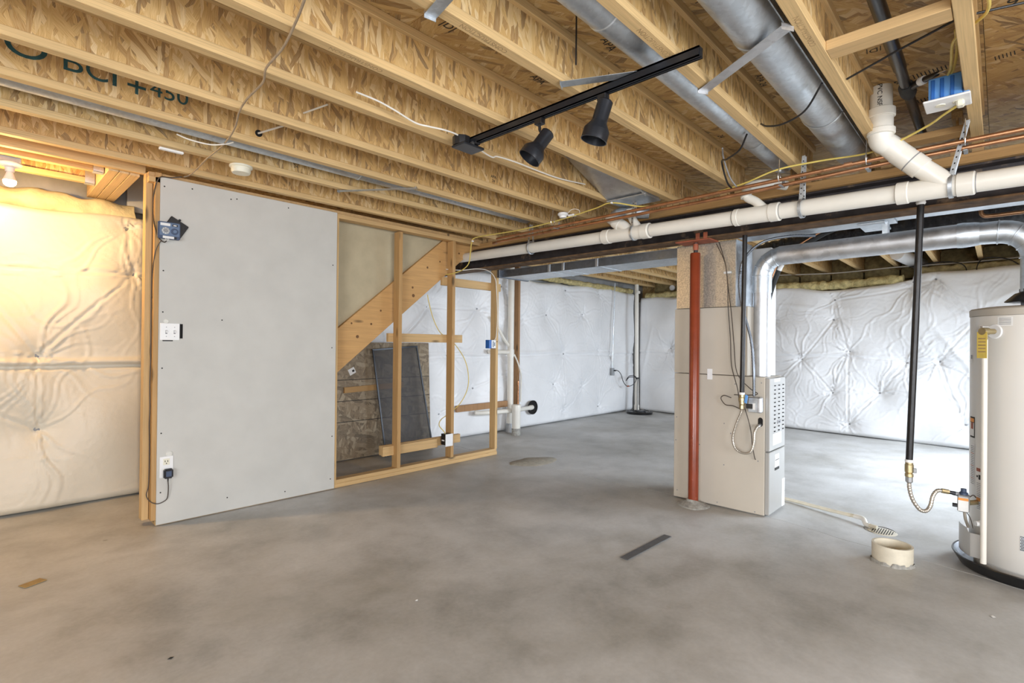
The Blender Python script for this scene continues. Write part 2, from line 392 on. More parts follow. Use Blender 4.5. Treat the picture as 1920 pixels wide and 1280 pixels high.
wall_with_openings('wall_behind', 'X', X0, Y0, Y1, [(-2.4,1.2,.3,2.2)])
def window(name, axis, pos, a, c, z0, z1):
    r = sroot(name); fr = MB(); p0, p1 = pos-.12, pos-.06
    def bx(b, a0, a1, q0, q1, d0=p0, d1=p1):
        if axis == 'Y': b.box(a0, a1, d0, d1, q0, q1)
        else: b.box(d0, d1, a0, a1, q0, q1)
    m = (a+c)/2
    for (u,v) in ((a,a+.06),(m-.04,m+.04),(c-.06,c)): bx(fr, u, v, z0, z1)
    bx(fr, a, c, z0, z0+.06); bx(fr, a, c, z1-.06, z1); fr.build('window_frame', M['white'], r)
    for (u,v) in ((a+.06,m-.04),(m+.04,c-.06)):
        g = MB(); bx(g, u, v, z0+.06, z1-.06, pos-.095, pos-.085); g.build('pane', M['glass'], r)
window('fill_window_1', 'Y', Y0, -1.3, 2.1, .3, 2.2)  # unseen window, added to carry the side fill lamp
window('fill_window_2', 'X', X0, -2.4, 1.2, .3, 2.2)  # added out of view as a seat for the rear fill lamp
window('door_1', 'Y', -1.5, 5.2, 8.0, .08, 2.12)

# ------------------------------------------------------------------ ceiling: subfloor panels and I-joists
ceil = sroot('ceiling', (0,0,ZJ))
ploc = []; first = None
xs = np.arange(X0, X1, 2.44); ys = np.arange(Y0, Y1+.2, 1.22)
for j, y in enumerate(ys):
    for i, x in enumerate(np.arange(X0-(1.22 if j % 2 else 0), X1, 2.44)):
        if first is None:
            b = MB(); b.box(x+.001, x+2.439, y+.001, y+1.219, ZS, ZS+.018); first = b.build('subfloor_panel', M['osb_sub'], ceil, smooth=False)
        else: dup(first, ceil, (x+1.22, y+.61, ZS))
MB().box(X0-.2, X1+.2, Y0-.2, Y1+.2, ZS+.0185, ZS+.05).build('gap_backing', M['wall_conc'], ceil, smooth=False)  # added backing, keeps the sky from showing through the panel joints
def joist_mesh(name, x0, x1, y, fwid=.05, fh=.037, web=True):
    j = MB().box(x0, x1, y-.005, y+.005, ZJ+fh-.005, ZS-fh+.005).build('floor_joist', M['osb_web'], ceil, smooth=False)
    for q in (ZJ, ZS-fh-.0005): MB().box(x0, x1, y-fwid/2, y+fwid/2, q, q+fh).build('flange', M['flange'], j, bev=.002, smooth=False)
    return j
def joist_dup(src, x0src, y):
    o = ORG[src.name]; c = dup(src, ceil, (x0src, y, o.z))
    for ch in src.children:
        d = ch.copy(); COL.objects.link(d); d.parent = c; d.location = ch.location
    return c
near_y = [.098,.515,.945,1.395,1.875,2.265,2.715,3.125,3.545,4.005]
XB = 3.955
jn = joist_mesh('floor_joist', X0, XB, near_y[0]); jx = (X0+XB)/2
JO = {0: jn}
for k, y in enumerate(near_y[1:]): JO[k+1] = joist_dup(jn, jx, y)
for y in (-.33,-.76,-1.2,-1.64,-2.08,-2.52,-2.96,-3.4): joist_dup(jn, jx, y)
far_y = [.19,.625,1.06,1.50,1.93,2.37,2.80,3.23,3.66,4.09,4.52,4.95]
jf = joist_mesh('floor_joist', 3.90, 9.32, far_y[0]); jfx = (3.90+9.32)/2
for y in far_y[1:]: joist_dup(jf, jfx, y)
for y in (-.25,-.68,-1.12,-1.56,-2.0,-2.44,-2.88,-3.3): joist_dup(jf, jfx, y)
# short joists over the lit corner, hung from a three-ply header
for (y, w) in ((4.43,.05),(4.80,.05)):
    j = joist_mesh('floor_joist', X0, .60, y)
    hg = MB(); hg.box(.545,.601, y-.029, y-.0255, ZJ-.004, ZJ+.19).box(.545,.601, y+.0255, y+.029, ZJ-.004, ZJ+.19).box(.545,.601, y-.029, y+.029, ZJ-.005, ZJ-.001).build('joist_hanger', M['galv'], j)
MB().box(X0, .80, 4.215, 4.26, ZJ-.004, ZS-.001).build('rim_board', M['flange'], ceil, bev=.002, smooth=False)
for k in range(3):
    MB().box(.605+k*.058, .660+k*.058, 4.262, 5.2, ZJ-.015-.002*k, ZS-.001).build('header_ply', M['flange_y'], ceil, bev=.002, smooth=False)
# web stiffener strips and hand lettering on one joist web
def web_text(body, size, x, z, y, m, jo, st=1.0): return text_mesh('lettering', body, size, m, jo, (x, y-.0058, z), (PI/2,0,0), stretch=st)
web_text('O', .16, .15, 2.535, 3.125, M['teal_ink'], JO[7], 1.2)
web_text('B', .135, .305, 2.528, 3.125, M['teal_ink'], JO[7], 1.1)
web_text('C', .135, .395, 2.522, 3.125, M['teal_ink'], JO[7], 1.0)
web_text('I', .135, .462, 2.520, 3.125, M['teal_ink'], JO[7], 1.2)
web_text('+', .16, .550, 2.500, 3.125, M['teal_ink'], JO[7], 1.0)
web_text('450', .105, .690, 2.520, 3.125, M['teal_ink'], JO[7], 1.1)
for (x, z, k, body) in ((1.53,2.475,8,'|||||\n24'),(2.63,2.46,6,'APA\n24')):
    web_text(body, .030, x, z, near_y[k], M['ink'], JO[k])
# faint print under the flanges, black stamps under the panels
for (k, x, body) in ((2,1.75,'CONSTRUCTION'),(3,1.30,'CONSTRUCTION'),(4,1.05,'CONSTRUCTION'),(1,2.05,'CONSTRUCTION')):
    text_mesh('grade_stamp', body, .030, M['ink_faint'], JO[k], (x, near_y[k], ZJ-.0002), (PI,0,PI), extrude=.0001)
def sub_stamp(body, size, x, y, rz): text_mesh('panel_stamp', body, size, M['ink'], ceil, (x, y, ZS-.0005), (PI,0,rz), extrude=.0004)
for (body, s, x, y, r) in (('|D|',.06,1.40,1.73,.1),('|D|',.06,1.58,1.65,.1),('APA',.055,2.0,1.74,.1),('APA',.06,1.98,1.30,.2),('APA 24',.045,2.78,.90,.1),('|D|',.05,2.84,.43,1.7),
    ('||||||||| 16',.06,3.26,.30,1.5),('||||||||||',.06,3.60,.30,1.5),('APA ||||||',.05,3.30,-.06,1.5),('|| 16',.08,2.80,-.08,1.5),('24',.05,3.35,1.33,.1),('APA',.05,3.23,1.12,.1),('|D|',.05,1.95,.86,.1)):
    sub_stamp(body, s, x, y, r)
# blocking between the two joists by the black pipe, and boards up by the beam
MB().box(2.235,2.325,.125,.490,ZJ+.002,ZJ+.040).build('blocking', M['palepineY'], ceil, bev=.002, smooth=False)
MB().box(3.60,3.70,.125,.505,ZJ+.02,ZJ+.055).build('blocking', M['pineY'], ceil, bev=.002, smooth=False)

# ------------------------------------------------------------------ stud partition with the drywall sheet
wc = sroot('wall_center', (2.5,4.165,0))
YF, YB = 4.12, 4.21
MB().box(.86, 4.10, YF, YB, -.002, .034).build('bottom_plate', M['palepineX'], wc, bev=.002, smooth=False)
MB().box(2.15, 4.095, YF+.004, YB-.004, .034, .066).build('bottom_plate', M['palepineX'], wc, bev=.002, smooth=False)
MB().box(.80, 4.11, YF, YB, 2.312, 2.348).build('top_plate', M['palepineX'], wc, bev=.002, smooth=False)
MB().box(.80, 4.11, YF+.012, YB, 2.348, 2.379).build('top_plate', M['plate_dark'], wc, bev=.002, smooth=False)
def stud(x0, x1, z0=.066, z1=2.312, m='pineZ', y0=YF, y1=YB): return MB().box(x0, x1, y0, y1, z0, z1).build('stud', M[m], wc, bev=.002, smooth=False)
s_end = stud(.835, .873, .034, 2.379, 'pineZ'); stud(.795,.833,.034,2.379,'palepineZ', YF+.06, YB+.05)
stud(2.130, 2.160, .034, 2.312, 'palepineZ')
stud(2.772, 2.810, .060, 2.300); stud(3.425, 3.463, .066, 2.310); stud(4.062, 4.100, .066, 2.24, 'palepineZ')
stud(1.30,1.338); stud(1.70,1.738)
text_mesh('lettering', 'DE -43', .045, M['ink_faint'], s_end, (.8343, 4.165, 1.52), (PI/2, PI/2, -PI/2))
def block(x0, x1, z0, z1, y0=YB+.001, y1=YB+.038): return MB().box(x0, x1, y0, y1, z0, z1).build('blocking', M['palepineX'], wc, bev=.002, smooth=False)
block(3.365, 4.225, 1.853, 1.940); block(2.72, 3.645, 1.255, 1.338); block(2.655, 3.63, .188, .275, YB+.001, YB+.04)
block(2.655, 3.30, .180, .270, YB-.03, YB)
MB().box(.862, 2.136, 4.107, YF-.0005, .004, 2.352).build('drywall_panel', M['drywall'], wc, bev=.002, smooth=False)
dw = [o for o in wc.children if o.name.startswith('drywall')][0]
sc0 = None
for (x,z) in [(.885,v) for v in (2.29,1.72,1.44,1.06,.62,.22,.42)]+[(1.05,2.31),(1.30,2.29),(1.34,2.30),(1.25,1.40),(1.30,.10),(2.10,.09),(2.11,.45),(2.10,1.2),(2.10,1.9),(1.72,2.31),(1.72,.06)]:
    if sc0 is None: sc0 = MB().cyl((x,4.1073,z),(x,4.1055,z),.0048,10).build('screw_head', M['ink'], dw)
    else: dup(sc0, dw, (x, ORG[sc0.name].y, z-.0048))
MB().box(.985,1.003,4.1055,4.1075,1.262,1.362).build('cutout', M['void'], dw)
MB().box(.885,.945,4.1055,4.1075,1.243,1.25).build('cutout', M['void'], dw)
MB().lathe((.905,4.1072,1.378),[(.016,0),(.013,.003)],14,(0,-1,0)).build('plaster_dab', M['gypsum'], dw)
MB().lathe((.935,4.1072,.475),[(.022,0),(.015,.006)],14,(0,-1,0)).build('plaster_dab', M['gypsum'], dw)
# ------------------------------------------------------------------ stair: stringers, treads, lining board above
sw = sroot('wall_stairwell', (3.0,4.31,0))
MB().prism([(2.145,1.05),(3.95,2.52),(3.95,2.378),(2.145,2.378)][::-1] if False else [(2.145,1.10),(3.72,2.378),(2.145,2.378)], 'Y', 4.292, 4.305).build('lining_board', M['drywall_back'], sw, smooth=False)
MB().box(.86, 2.144, 4.292, 4.305, .5, 2.378).build('lining_board', M['drywall_back'], sw, smooth=False)
MB().box(.86, 3.9, 5.18, 5.20, 2.30, 2.614).build('lining_board', M['drywall'], sw, smooth=False)
st = thing('staircase', 'rough pine stair string rising diagonally behind the open stud wall', 'stairs', (2.6,4.27,.0))
def string(y0, y1): return MB().prism([(1.05,.02),(1.44,.02),(2.219,.972),(3.90,2.342),(3.90,2.378),(3.465,2.378),(2.255,1.391),(1.05,.405)], 'Y', y0, y1).build('stringer', M['pine_str'], st, bev=.002, smooth=False)
ns = wood('stringer_pine', 'X', (.62,.36,.14), .78); M['pine_str'] = ns
s0 = string(4.252, 4.290); string(4.975, 5.01)
for (x, z, r) in ((2.42,1.30,.017),(2.56,1.42,.012),(2.36,1.42,.010),(2.66,1.55,.011),(3.02,1.80,.013),(3.03,1.72,.019),(3.20,2.02,.013),(3.36,2.10,.010),(3.62,2.22,.012)):
    MB().lathe((x,4.2522,z),[(0,0),(r,0),(r*.7,.0006),(0,.0007)],12,(0,-1,0),cap=False).build('knot', M['knot'], s0)
for k in range(10):
    x = 1.15+k*.245; z = .28+k*.20
    MB().box(x, x+.26, 4.306, 4.973, z, z+.03).build('tread', M['palepineY'], st, smooth=False)
# ------------------------------------------------------------------ insulation blankets with pinned dimples
def blanket(name, label, o, uvec, nvec, wid, z0, z1, pins, m, res=.016, bulge=.055, folds=(), seed=1, seams=(), edge_fn=None, rpin=.011, foldA=1.0, group=None):
    rng = np.random.RandomState(seed); o = np.array(o, float); uv = np.array(uvec, float); uv /= np.linalg.norm(uv); nv = np.array(nvec, float); nv /= np.linalg.norm(nv)
    nu, nz = int(wid/res)+1, int((z1-z0)/res)+1
    U, Z = np.meshgrid(np.linspace(0, wid, nu), np.linspace(z0, z1, nz))
    h = np.full(U.shape, bulge)
    for k in range(10):
        a, b, p = rng.uniform(.8, 4.5, 3); h += bulge*.14*np.sin(a*U*2+b*Z*1.6*(1 if k % 2 else -1)+p*3)/(1+.2*k)
    for k in range(7):     # long soft creases
        th = rng.uniform(0, PI); c = rng.uniform(0, wid); q = (U-c)*np.cos(th)+(Z-rng.uniform(z0,z1))*np.sin(th); q2 = -(U-c)*np.sin(th)+(Z-1.1)*np.cos(th)
        h += foldA*.006*np.exp(-(q/.03)**2)*np.exp(-((q2)/.5)**2)
    for k in range(int(26*wid)):     # short fine wrinkles
        th = rng.uniform(0, PI); cu, cz = rng.uniform(0, wid), rng.uniform(z0, z1); Lc = rng.uniform(.05,.22); wc_ = rng.uniform(.005,.011); am = rng.uniform(-.0035,.0045)*foldA
        i0, i1 = max(0,int((cu-.45)/wid*(nu-1))), int((cu+.45)/wid*(nu-1))+1; uu, zz = U[:,i0:i1], Z[:,i0:i1]
        q = (uu-cu)*np.cos(th)+(zz-cz)*np.sin(th); t = -(uu-cu)*np.sin(th)+(zz-cz)*np.cos(th); q = q+rng.uniform(-1.2,1.2)*t*t
        h[:,i0:i1] += am*np.exp(-np.abs(q/wc_)**1.4)*np.exp(-(t/Lc)**2)
    P = np.array(pins, float)
    for (pu, pz) in pins:
        du, dz = U-pu, Z-pz; r = np.hypot(du, dz)+1e-6; ph = np.arctan2(dz, du)
        h -= bulge*.85*np.exp(-r/.11)
        warp = .35*np.sin(r*14+rng.uniform(0,6))
        nr = rng.randint(13, 20)
        for a in np.sort(rng.uniform(-PI, PI, nr)):
            d = np.angle(np.exp(1j*(ph+warp*.25-a))); L = rng.uniform(.12,.42)
            perp = np.abs(d)*r; w = .0045+.018*r
            h += foldA*rng.uniform(.006,.017)*np.exp(-np.abs(perp/w)**1.3)*np.exp(-r/L)*(1-np.exp(-r/.02))*(np.abs(d) < 1.2)
            h -= foldA*rng.uniform(.003,.008)*np.exp(-((perp-1.5*w)/w)**2)*np.exp(-r/L)*(1-np.exp(-r/.02))*(np.abs(d) < 1.2)
        # tension folds to the nearest other pins
        dd = np.hypot(P[:,0]-pu, P[:,1]-pz); idx = np.argsort(dd)[1:4]
        for i in idx:
            if dd[i] > 1.25 or rng.rand() < .5: continue
            e = (P[i]-np.array((pu,pz)))/dd[i]; t = du*e[0]+dz*e[1]; q = -du*e[1]+dz*e[0]+.02*np.sin(PI*np.clip(t/dd[i],0,1))*rng.uniform(-1,1)
            on = 1/(1+np.exp(-(t)/.03))/(1+np.exp((t-dd[i])/.03))
            h -= foldA*.005*on*np.exp(-(q/.010)**2); h += foldA*.0025*on*np.exp(-((np.abs(q)-.022)/.014)**2)
    for (sz, d) in seams:
        q = Z-sz-.012*np.sin(U*1.7+seed)-.006*np.sin(U*6.1); h -= d*np.exp(-(q/.012)**2); h += d*.6*np.exp(-((q-.035)/.02)**2)
    for (ua, za, ub, zb, d, w) in folds:
        L = math.hypot(ub-ua, zb-za); e = ((ub-ua)/L, (zb-za)/L); t = (U-ua)*e[0]+(Z-za)*e[1]; q = -(U-ua)*e[1]+(Z-za)*e[0]
        on = 1/(1+np.exp(-t/.04))/(1+np.exp((t-L)/.04)); h += d*on*np.exp(-(q/w)**2)-d*.5*on*np.exp(-((q+w*2)/w)**2)
    h += rng.normal(0, .0006, h.shape)
    h = np.maximum(h, .006)
    # edges turn back to the wall
    for A, lo, hi in ((U, 0, wid), (Z, z0, z1)):
        e = np.minimum(A-lo, hi-A); h *= np.clip(e/.05, 0, 1)**.4
    Zd = Z.copy()
    wav = .018*np.sin(U*2.3+seed)+.010*np.sin(U*7.7+seed*2)
    Zd += np.where(Z > (z0+z1)/2, ((Z-(z0+z1)/2)/((z1-z0)/2))**4*wav, 0)
    if edge_fn is not None: Zd = edge_fn(U, Zd)
    pos = o[None,None,:]+U[...,None]*uv+h[...,None]*nv; pos[...,2] += Zd
    vs = pos.reshape(-1,3); ii = (np.arange(nz-1)[:,None]*nu+np.arange(nu-1)[None,:]).ravel()
    fs = np.stack([ii, ii+1, ii+nu+1, ii+nu], 1)
    if np.cross(uv, (0,0,1)).dot(nv) < 0: fs = fs[:, ::-1]
    org = V(o+uv*wid/2+np.array((0,0,z0)))
    me = bpy.data.meshes.new(name); me.from_pydata((vs-np.array(org)).tolist(), [], fs.tolist()); me.polygons.foreach_set('use_smooth', [True]*len(me.polygons))
    ob = link(name, me, m, None, org); tag(ob, label, 'insulation', group)
    p0 = None
    for (pu, pz) in pins:
        if not (0 < pu < wid and z0 < pz < z1): continue
        i = int(round(pu/wid*(nu-1))); j = int(round((pz-z0)/(z1-z0)*(nz-1))); c = V(vs[j*nu+i])+V(nv)*.004
        if p0 is None: p0 = MB().lathe(c, [(.0,0),(rpin,.0),(rpin,.0025),(rpin*.4,.004),(.0,.004)], 12, tuple(nv), cap=False).build('pin', M['grey'], ob, origin=c)
        else: dup(p0, ob, c)
    return ob

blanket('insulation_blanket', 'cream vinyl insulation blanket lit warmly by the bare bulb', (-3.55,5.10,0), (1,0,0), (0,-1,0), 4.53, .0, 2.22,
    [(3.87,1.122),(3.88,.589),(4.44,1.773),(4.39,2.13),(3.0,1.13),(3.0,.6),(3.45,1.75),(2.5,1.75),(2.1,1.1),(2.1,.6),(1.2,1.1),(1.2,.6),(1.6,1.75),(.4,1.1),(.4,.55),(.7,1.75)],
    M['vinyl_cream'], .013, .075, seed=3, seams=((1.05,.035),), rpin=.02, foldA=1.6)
pm = [(6.217,1.708),(7.154,1.744),(6.688,2.10),(7.644,2.09),(6.677,1.096),(7.629,1.118),(8.0,1.12),(6.408,.606),(7.19,.54),(6.649,.187),(7.662,.156),(4.741,1.71),(3.897,1.696),(4.688,.643),(5.6,1.6),(3.3,1.1),(4.2,1.1),(3.2,.5),(4.1,.35),(5.45,.9),(2.4,1.7),(1.6,1.7),(2.0,1.1),(1.5,.6),(2.4,.5),(5.2,2.05)]
blanket('insulation_blanket', 'white vinyl insulation blanket behind the open studs, reaching the far corner', (.99,5.20,0), (1,0,0), (0,-1,0), 7.84, .0, 2.20,
    [(u-.99, z) for (u,z) in pm], M['vinyl'], .0155, .075, seed=5, seams=((1.08,.02),), rpin=.013, foldA=1.9,
    edge_fn=lambda U,Z: Z+np.clip((Z-1.6)/.6,0,1)*.06*np.clip((U-3)/4,0,1))
def fx(y): return 8.445+.085*y
fdir = V((.085,1,0)).normalized()
def fu(y): return (5.06-y)/fdir.y
pf = [(1.759,1.66),(1.56,1.19),(2.168,1.06),(.901,1.05),(1.193,.63),(1.771,.587),(1.554,.154),(.607,2.05),(.845,2.05),(.565,1.08),(2.6,1.65),(3.1,1.1),(3.9,1.5),(3.4,.6),(4.2,.7),(4.4,1.2),(2.6,.5),(.2,1.6),(-.3,1.1),(-.2,.55),(-.9,1.6),(-1.3,1.1),(-.9,.5),(-1.8,1.6),(-2.3,1.1),(-1.9,.55),(-2.9,1.5),(.3,.3),(2.9,2.0),(1.75,1.98)]
def far_top(U, Z):
    Y = 5.06-U*fdir.y; t = np.clip((Z-1.5)/.62, 0, 1); dip = .02-.07*np.exp(-((Y-1.7)/.55)**2)+.06*(Y < .85)*1.0
    return Z+t*dip
blanket('insulation_blanket', 'white vinyl insulation blanket on the end wall beyond the furnace and water heater', (fx(5.06)+.06,5.06,0), tuple(-fdir), (-1,.085,0), 6.5, .0, 2.14,
    [(fu(y), z) for (y,z) in pf], M['vinyl'], .0145, .07, seed=9, seams=((1.10,.016),), rpin=.013, foldA=1.6, edge_fn=far_top)

# exposed yellow fiberglass: rolled top edges and batts between the joists
def lumpy_roll(name, label, path, r, m, seed, flat=.7):
    rng = random.Random(seed); P = smooth_path(path, 14); n = 18; b = MB()
    rr = [r*(.85+.3*noise.noise(V((i*.23, seed, 0)))) for i in range(len(P))]
    b.tube(P, rr, n)
    b.v = [tuple(V(v)+V((0,0,0))+V(v).normalized()*.0+noise.noise_vector(V(v)*9)*r*.22) for v in b.v]
    return tag(b.build(name, m), label, 'insulation')
def ry(y): return fx(y)
lumpy_roll('insulation_roll', 'yellow fiberglass roll along the top of the end wall beside the furnace', [(fx(y)+.10, y, 2.185-.03*math.exp(-((y-1.7)/.6)**2)) for y in np.linspace(4.95, .95, 14)], .075, M['fiberglass'], 2)
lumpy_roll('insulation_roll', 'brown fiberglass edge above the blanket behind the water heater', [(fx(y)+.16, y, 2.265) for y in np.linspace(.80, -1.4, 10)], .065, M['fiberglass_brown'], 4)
lumpy_roll('insulation_roll', 'yellow fiberglass edge above the blanket toward the far corner', [(x, 5.17, 2.28) for x in np.linspace(5.3, 8.75, 12)], .055, M['fiberglass'], 6)
lumpy_roll('insulation_roll', 'folded yellow fiberglass edge behind the lit bulb', [(x, 5.18, 2.265) for x in np.linspace(-3.4, .90, 12)], .10, M['fiberglass_pale'], 8)
def batt(x0,x1,y0,y1,z0,z1,seed,m='fiberglass_brown'):
    b = MB(); n = 8; nz = 5; vs = []; 
    for k in range(nz+1):
        for i in range(n+1):
            y = y0+(y1-y0)*i/n; z = z0+(z1-z0)*k/nz; e = math.sin(PI*i/n)**.5*math.sin(PI*(k+.3)/(nz+.6))**.5
            vs.append((x0-.07*e*(1+.5*noise.noise(V((y*6,z*6,seed)))), y, z))
    fs = [(k*(n+1)+i, k*(n+1)+i+1, (k+1)*(n+1)+i+1, (k+1)*(n+1)+i) for k in range(nz) for i in range(n)]
    b.add(vs, fs); b.box(x0, x1, y0, y1, z0, z1); return b.build('insulation_batt', M[m])
ORDN = 'first second third fourth fifth sixth seventh eighth ninth tenth eleventh twelfth thirteenth fourteenth fifteenth'.split()
fy = sorted(far_y+[-.25,-.68,-1.12])
for i in range(len(fy)-1):
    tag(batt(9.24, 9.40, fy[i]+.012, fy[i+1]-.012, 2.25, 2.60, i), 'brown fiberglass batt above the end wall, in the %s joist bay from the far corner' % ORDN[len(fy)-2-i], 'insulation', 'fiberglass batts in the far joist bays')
# ------------------------------------------------------------------ steel beam, plate, post
bm_ = thing('steel_beam', 'dark rusty steel I-beam spanning the room above the red post', 'beam', (3.92,.9,2.07))
YB0, YB1 = Y0+.01, 5.14
MB().box(3.915,3.925,YB0,YB1,2.082,2.268).build('web', M['steel_beam'], bm_, smooth=False)
MB().box(3.835,4.005,YB0,YB1,2.07,2.083).build('bottom_flange', M['rust'], bm_, bev=.002, smooth=False)
MB().box(3.835,4.005,YB0,YB1,2.268,2.281).build('top_flange', M['steel_beam'], bm_, bev=.002, smooth=False)
tag(MB().box(3.80,4.02,YB0,YB1,2.282,2.335).build('beam_plate', M['pineY'], bev=.003, smooth=False), 'wooden plate lying along the top of the steel beam', 'plate')
sh = None
for y in near_y+far_y+[-.33,-.76,-1.2,-.25,-.68,-1.12]:
    if sh is None: sh = MB().box(3.84,3.99,y-.025,y+.025,2.3355,2.3795).build('bearing_shim', M['plate_dark'], ceil, smooth=False)
    else: dup(sh, ceil, (3.915, y, 2.3355))
po = thing('support_post', 'red painted steel jack post standing beside the furnace', 'post', (3.92,1.755,0))
cx, cyy = 3.92, 1.748
MB().lathe((cx,cyy,.0),[(.039,.03),(.039,1.972),(.035,1.978)],28).build('column', M['red'], po)
MB().lathe((cx,cyy-.003,1.96),[(.016,0),(.016,.10)],16).build('jack_screw', M['steel_beam'], po)
MB().lathe((cx,cyy-.003,2.0),[(.018,0),(.022,.025),(.018,.05)],16).build('screw_collar', M['red_dull'], po)
MB().box(cx-.085,cx+.085,cyy-.15,cyy+.13,2.059,2.0695).build('cap_plate', M['red_dull'], po, bev=.003)
for s in (-1,1): MB().box(cx-.09,cx-.078,cyy-.10+s*.03,cyy-.07+s*.03,2.069,2.115).build('plate_lug', M['red_dull'], po, bev=.002)
b = MB(); n = 30; b.lathe((cx,cyy,-.012),[(.125,0),(.118,.018),(.09,.030),(.05,.045),(.04,.06)],n)
b.v = [(v[0]+.02*noise.noise(V(v)*14), v[1]+.02*noise.noise(V(v)*14+V((5,5,5))), v[2]) for v in b.v]; b.build('grout_collar', M['dirt'], po)

# ------------------------------------------------------------------ furnace
fu_ = thing('furnace', 'beige upright gas furnace standing behind the red post', 'furnace', (4.2,1.6,0))
FX0, FX1, FY0, FY1 = 4.02, 4.395, 1.235, 1.962
MB().box(FX0,FX1,FY0+.02,FY1,.004,1.022).build('cabinet', M['beige'], fu_, bev=.004)
MB().box(FX0+.012,FX1,FY0+.145,FY1-.004,1.026,1.552).build('coil_case', M['beige'], fu_, bev=.003)
MB().box(FX0-.002,FX0+.014,FY0+.146,FY1,1.027,1.549).build('side_panel', M['beige'], fu_, bev=.002)
up_ = MB().box(FX0+.006,FX1-.002,FY0-.012,FY0+.02,.478,1.016).build('upper_door', M['beige_gray'], fu_, bev=.004)
lo_ = MB().box(FX0+.006,FX1-.002,FY0-.012,FY0+.02,.012,.470).build('lower_door', M['beige_gray'], fu_, bev=.004)
lv = None
for zz in [.96-.031*i for i in range(9)]+[.62+.031*i for i in range(4)]:
    for xx in (4.125,4.225,4.325):
        if lv is None: lv = MB().box(xx,xx+.026,FY0-.0165,FY0-.0115,zz-.007,zz).build('louver', M['void'], up_)
        else: dup(lv, up_, (xx+.013, ORG[lv.name].y, zz-.007))
def plate(b, name, m, par): return b.build(name, m, par, smooth=False)
plate(MB().box(4.12,4.26,FY0-.0135,FY0-.0118,.985,1.008), 'sticker', M['label'], up_)
plate(MB().box(4.20,4.28,FY0-.0150,FY0-.0118,.668,.692), 'name_plate', M['grey'], up_)
plate(MB().box(4.10,4.30,FY0-.0140,FY0-.0118,.515,.600), 'sticker', M['label'], up_)
plate(MB().box(4.155,4.25,FY0-.0146,FY0-.0138,.53,.585), 'sticker_print', M['white'], up_)
plate(MB().box(4.15,4.25,FY0-.0140,FY0-.0118,.345,.440), 'sticker', M['label'], lo_)
plate(MB().box(4.15,4.25,FY0-.0145,FY0-.0118,.322,.340), 'name_plate', M['ink'], lo_)
plate(MB().box(4.155,4.245,FY0-.0146,FY0-.0139,.395,.40), 'sticker_print', M['ink'], lo_)
for (z0,z1) in ((.115,.215),(.03,.11),(.005,.028)):
    plate(MB().box(4.325,FX1-.003,FY0-.0140,FY0-.0118,z0+.012,z1+.012), 'sticker', M['label'], lo_)
plate(MB().box(FX0-.0035,FX0-.0005,1.645,1.685,.985,1.068), 'foil_tape', M['white'], fu_)
# oval gas opening, screws
hb = MB(); hb.prism([(1.285+.017*math.cos(a), .690+.010*(1 if math.sin(a)>0 else -1)*1.4+.020*math.sin(a)) for a in np.linspace(0,2*PI,24,endpoint=False)], 'X', FX0-.0015, FX0+.002)
plate(hb, 'gas_opening', M['void'], fu_)
sc1 = None
for (y,z) in ((1.94,.66),(1.945,.47),(1.93,.06),(1.745,.46),(1.55,.65),(1.50,.58),(1.55,.33),(1.30,.40),(1.28,.98),(1.47,.96),(1.60,.03),(1.32,.02)):
    if sc1 is None: sc1 = MB().lathe((FX0,y,z),[(.005,0),(.004,.002)],10,(-1,0,0)).build('screw', M['grey'], fu_)
    else: dup(sc1, fu_, (ORG[sc1.name].x, y, z-.005))
# electrical box on the furnace side
jb = MB().box(3.955,FX0-.0015,1.285,1.352,.765,.872).build('junction_box', M['galv'], fu_, bev=.003)
MB().box(3.950,4.012,1.262,1.290,.762,.878).build('box_cover', M['galv_vent'], jb, bev=.008)
MB().box(3.952,3.9545,1.315,1.365,.79,.825).build('terminal_label', M['ink'], jb); MB().box(3.951,3.954,1.30,1.318,.785,.832).build('terminal_label', M['label'], jb)

# ------------------------------------------------------------------ supply plenum and trunk duct
pl = thing('supply_plenum', 'spangled galvanized plenum box on top of the furnace', 'duct', (4.2,1.7,1.553))
MB().box(4.022,4.36,1.475,1.950,1.553,2.068).build('box', M['galv_spangle'], pl, bev=.002, smooth=False)
MB().box(4.018,4.364,1.468,1.4745,1.555,2.066).build('front_panel', M['galv'], pl, smooth=False)
tk = thing('trunk_duct', 'long galvanized rectangular duct tight under the beam', 'duct', (4.2,2.5,1.985))
MB().box(4.06,4.47,1.952,4.02,1.990,2.066).build('duct_body', M['galv'], tk, smooth=False)
MB().box(4.051,4.0595,1.96,4.03,1.985,2.060).build('side_panel', M['galv_dark'], tk, smooth=False)  # near side darkened by colour: shade under the beam painted on
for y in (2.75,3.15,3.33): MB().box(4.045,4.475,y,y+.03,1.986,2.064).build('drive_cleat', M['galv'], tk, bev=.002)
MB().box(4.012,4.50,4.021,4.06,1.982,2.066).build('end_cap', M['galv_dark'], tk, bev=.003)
tr = thing('trunk_duct', 'galvanized duct running right from the plenum toward the water heater', 'duct', (4.2,.9,2.0))
MB().box(4.035,4.22,.50,1.466,2.075,2.25).build('duct_body', M['galv'], tr, smooth=False)
MB().box(4.035,4.20,-1.45,.499,2.088,2.28).build('duct_body', M['galv'], tr, smooth=False)
MB().box(4.07,4.34,.55,.70,2.062,2.074).build('flange_tab', M['galv'], tr, bev=.002)
rd = thing('return_duct', 'white-grey sheet metal drop standing behind the furnace vent pipe', 'duct', (4.5,1.4,1.02))
MB().box(4.44,4.56,1.345,1.60,.004,2.05).build('duct_body', M['white'], rd, bev=.003)
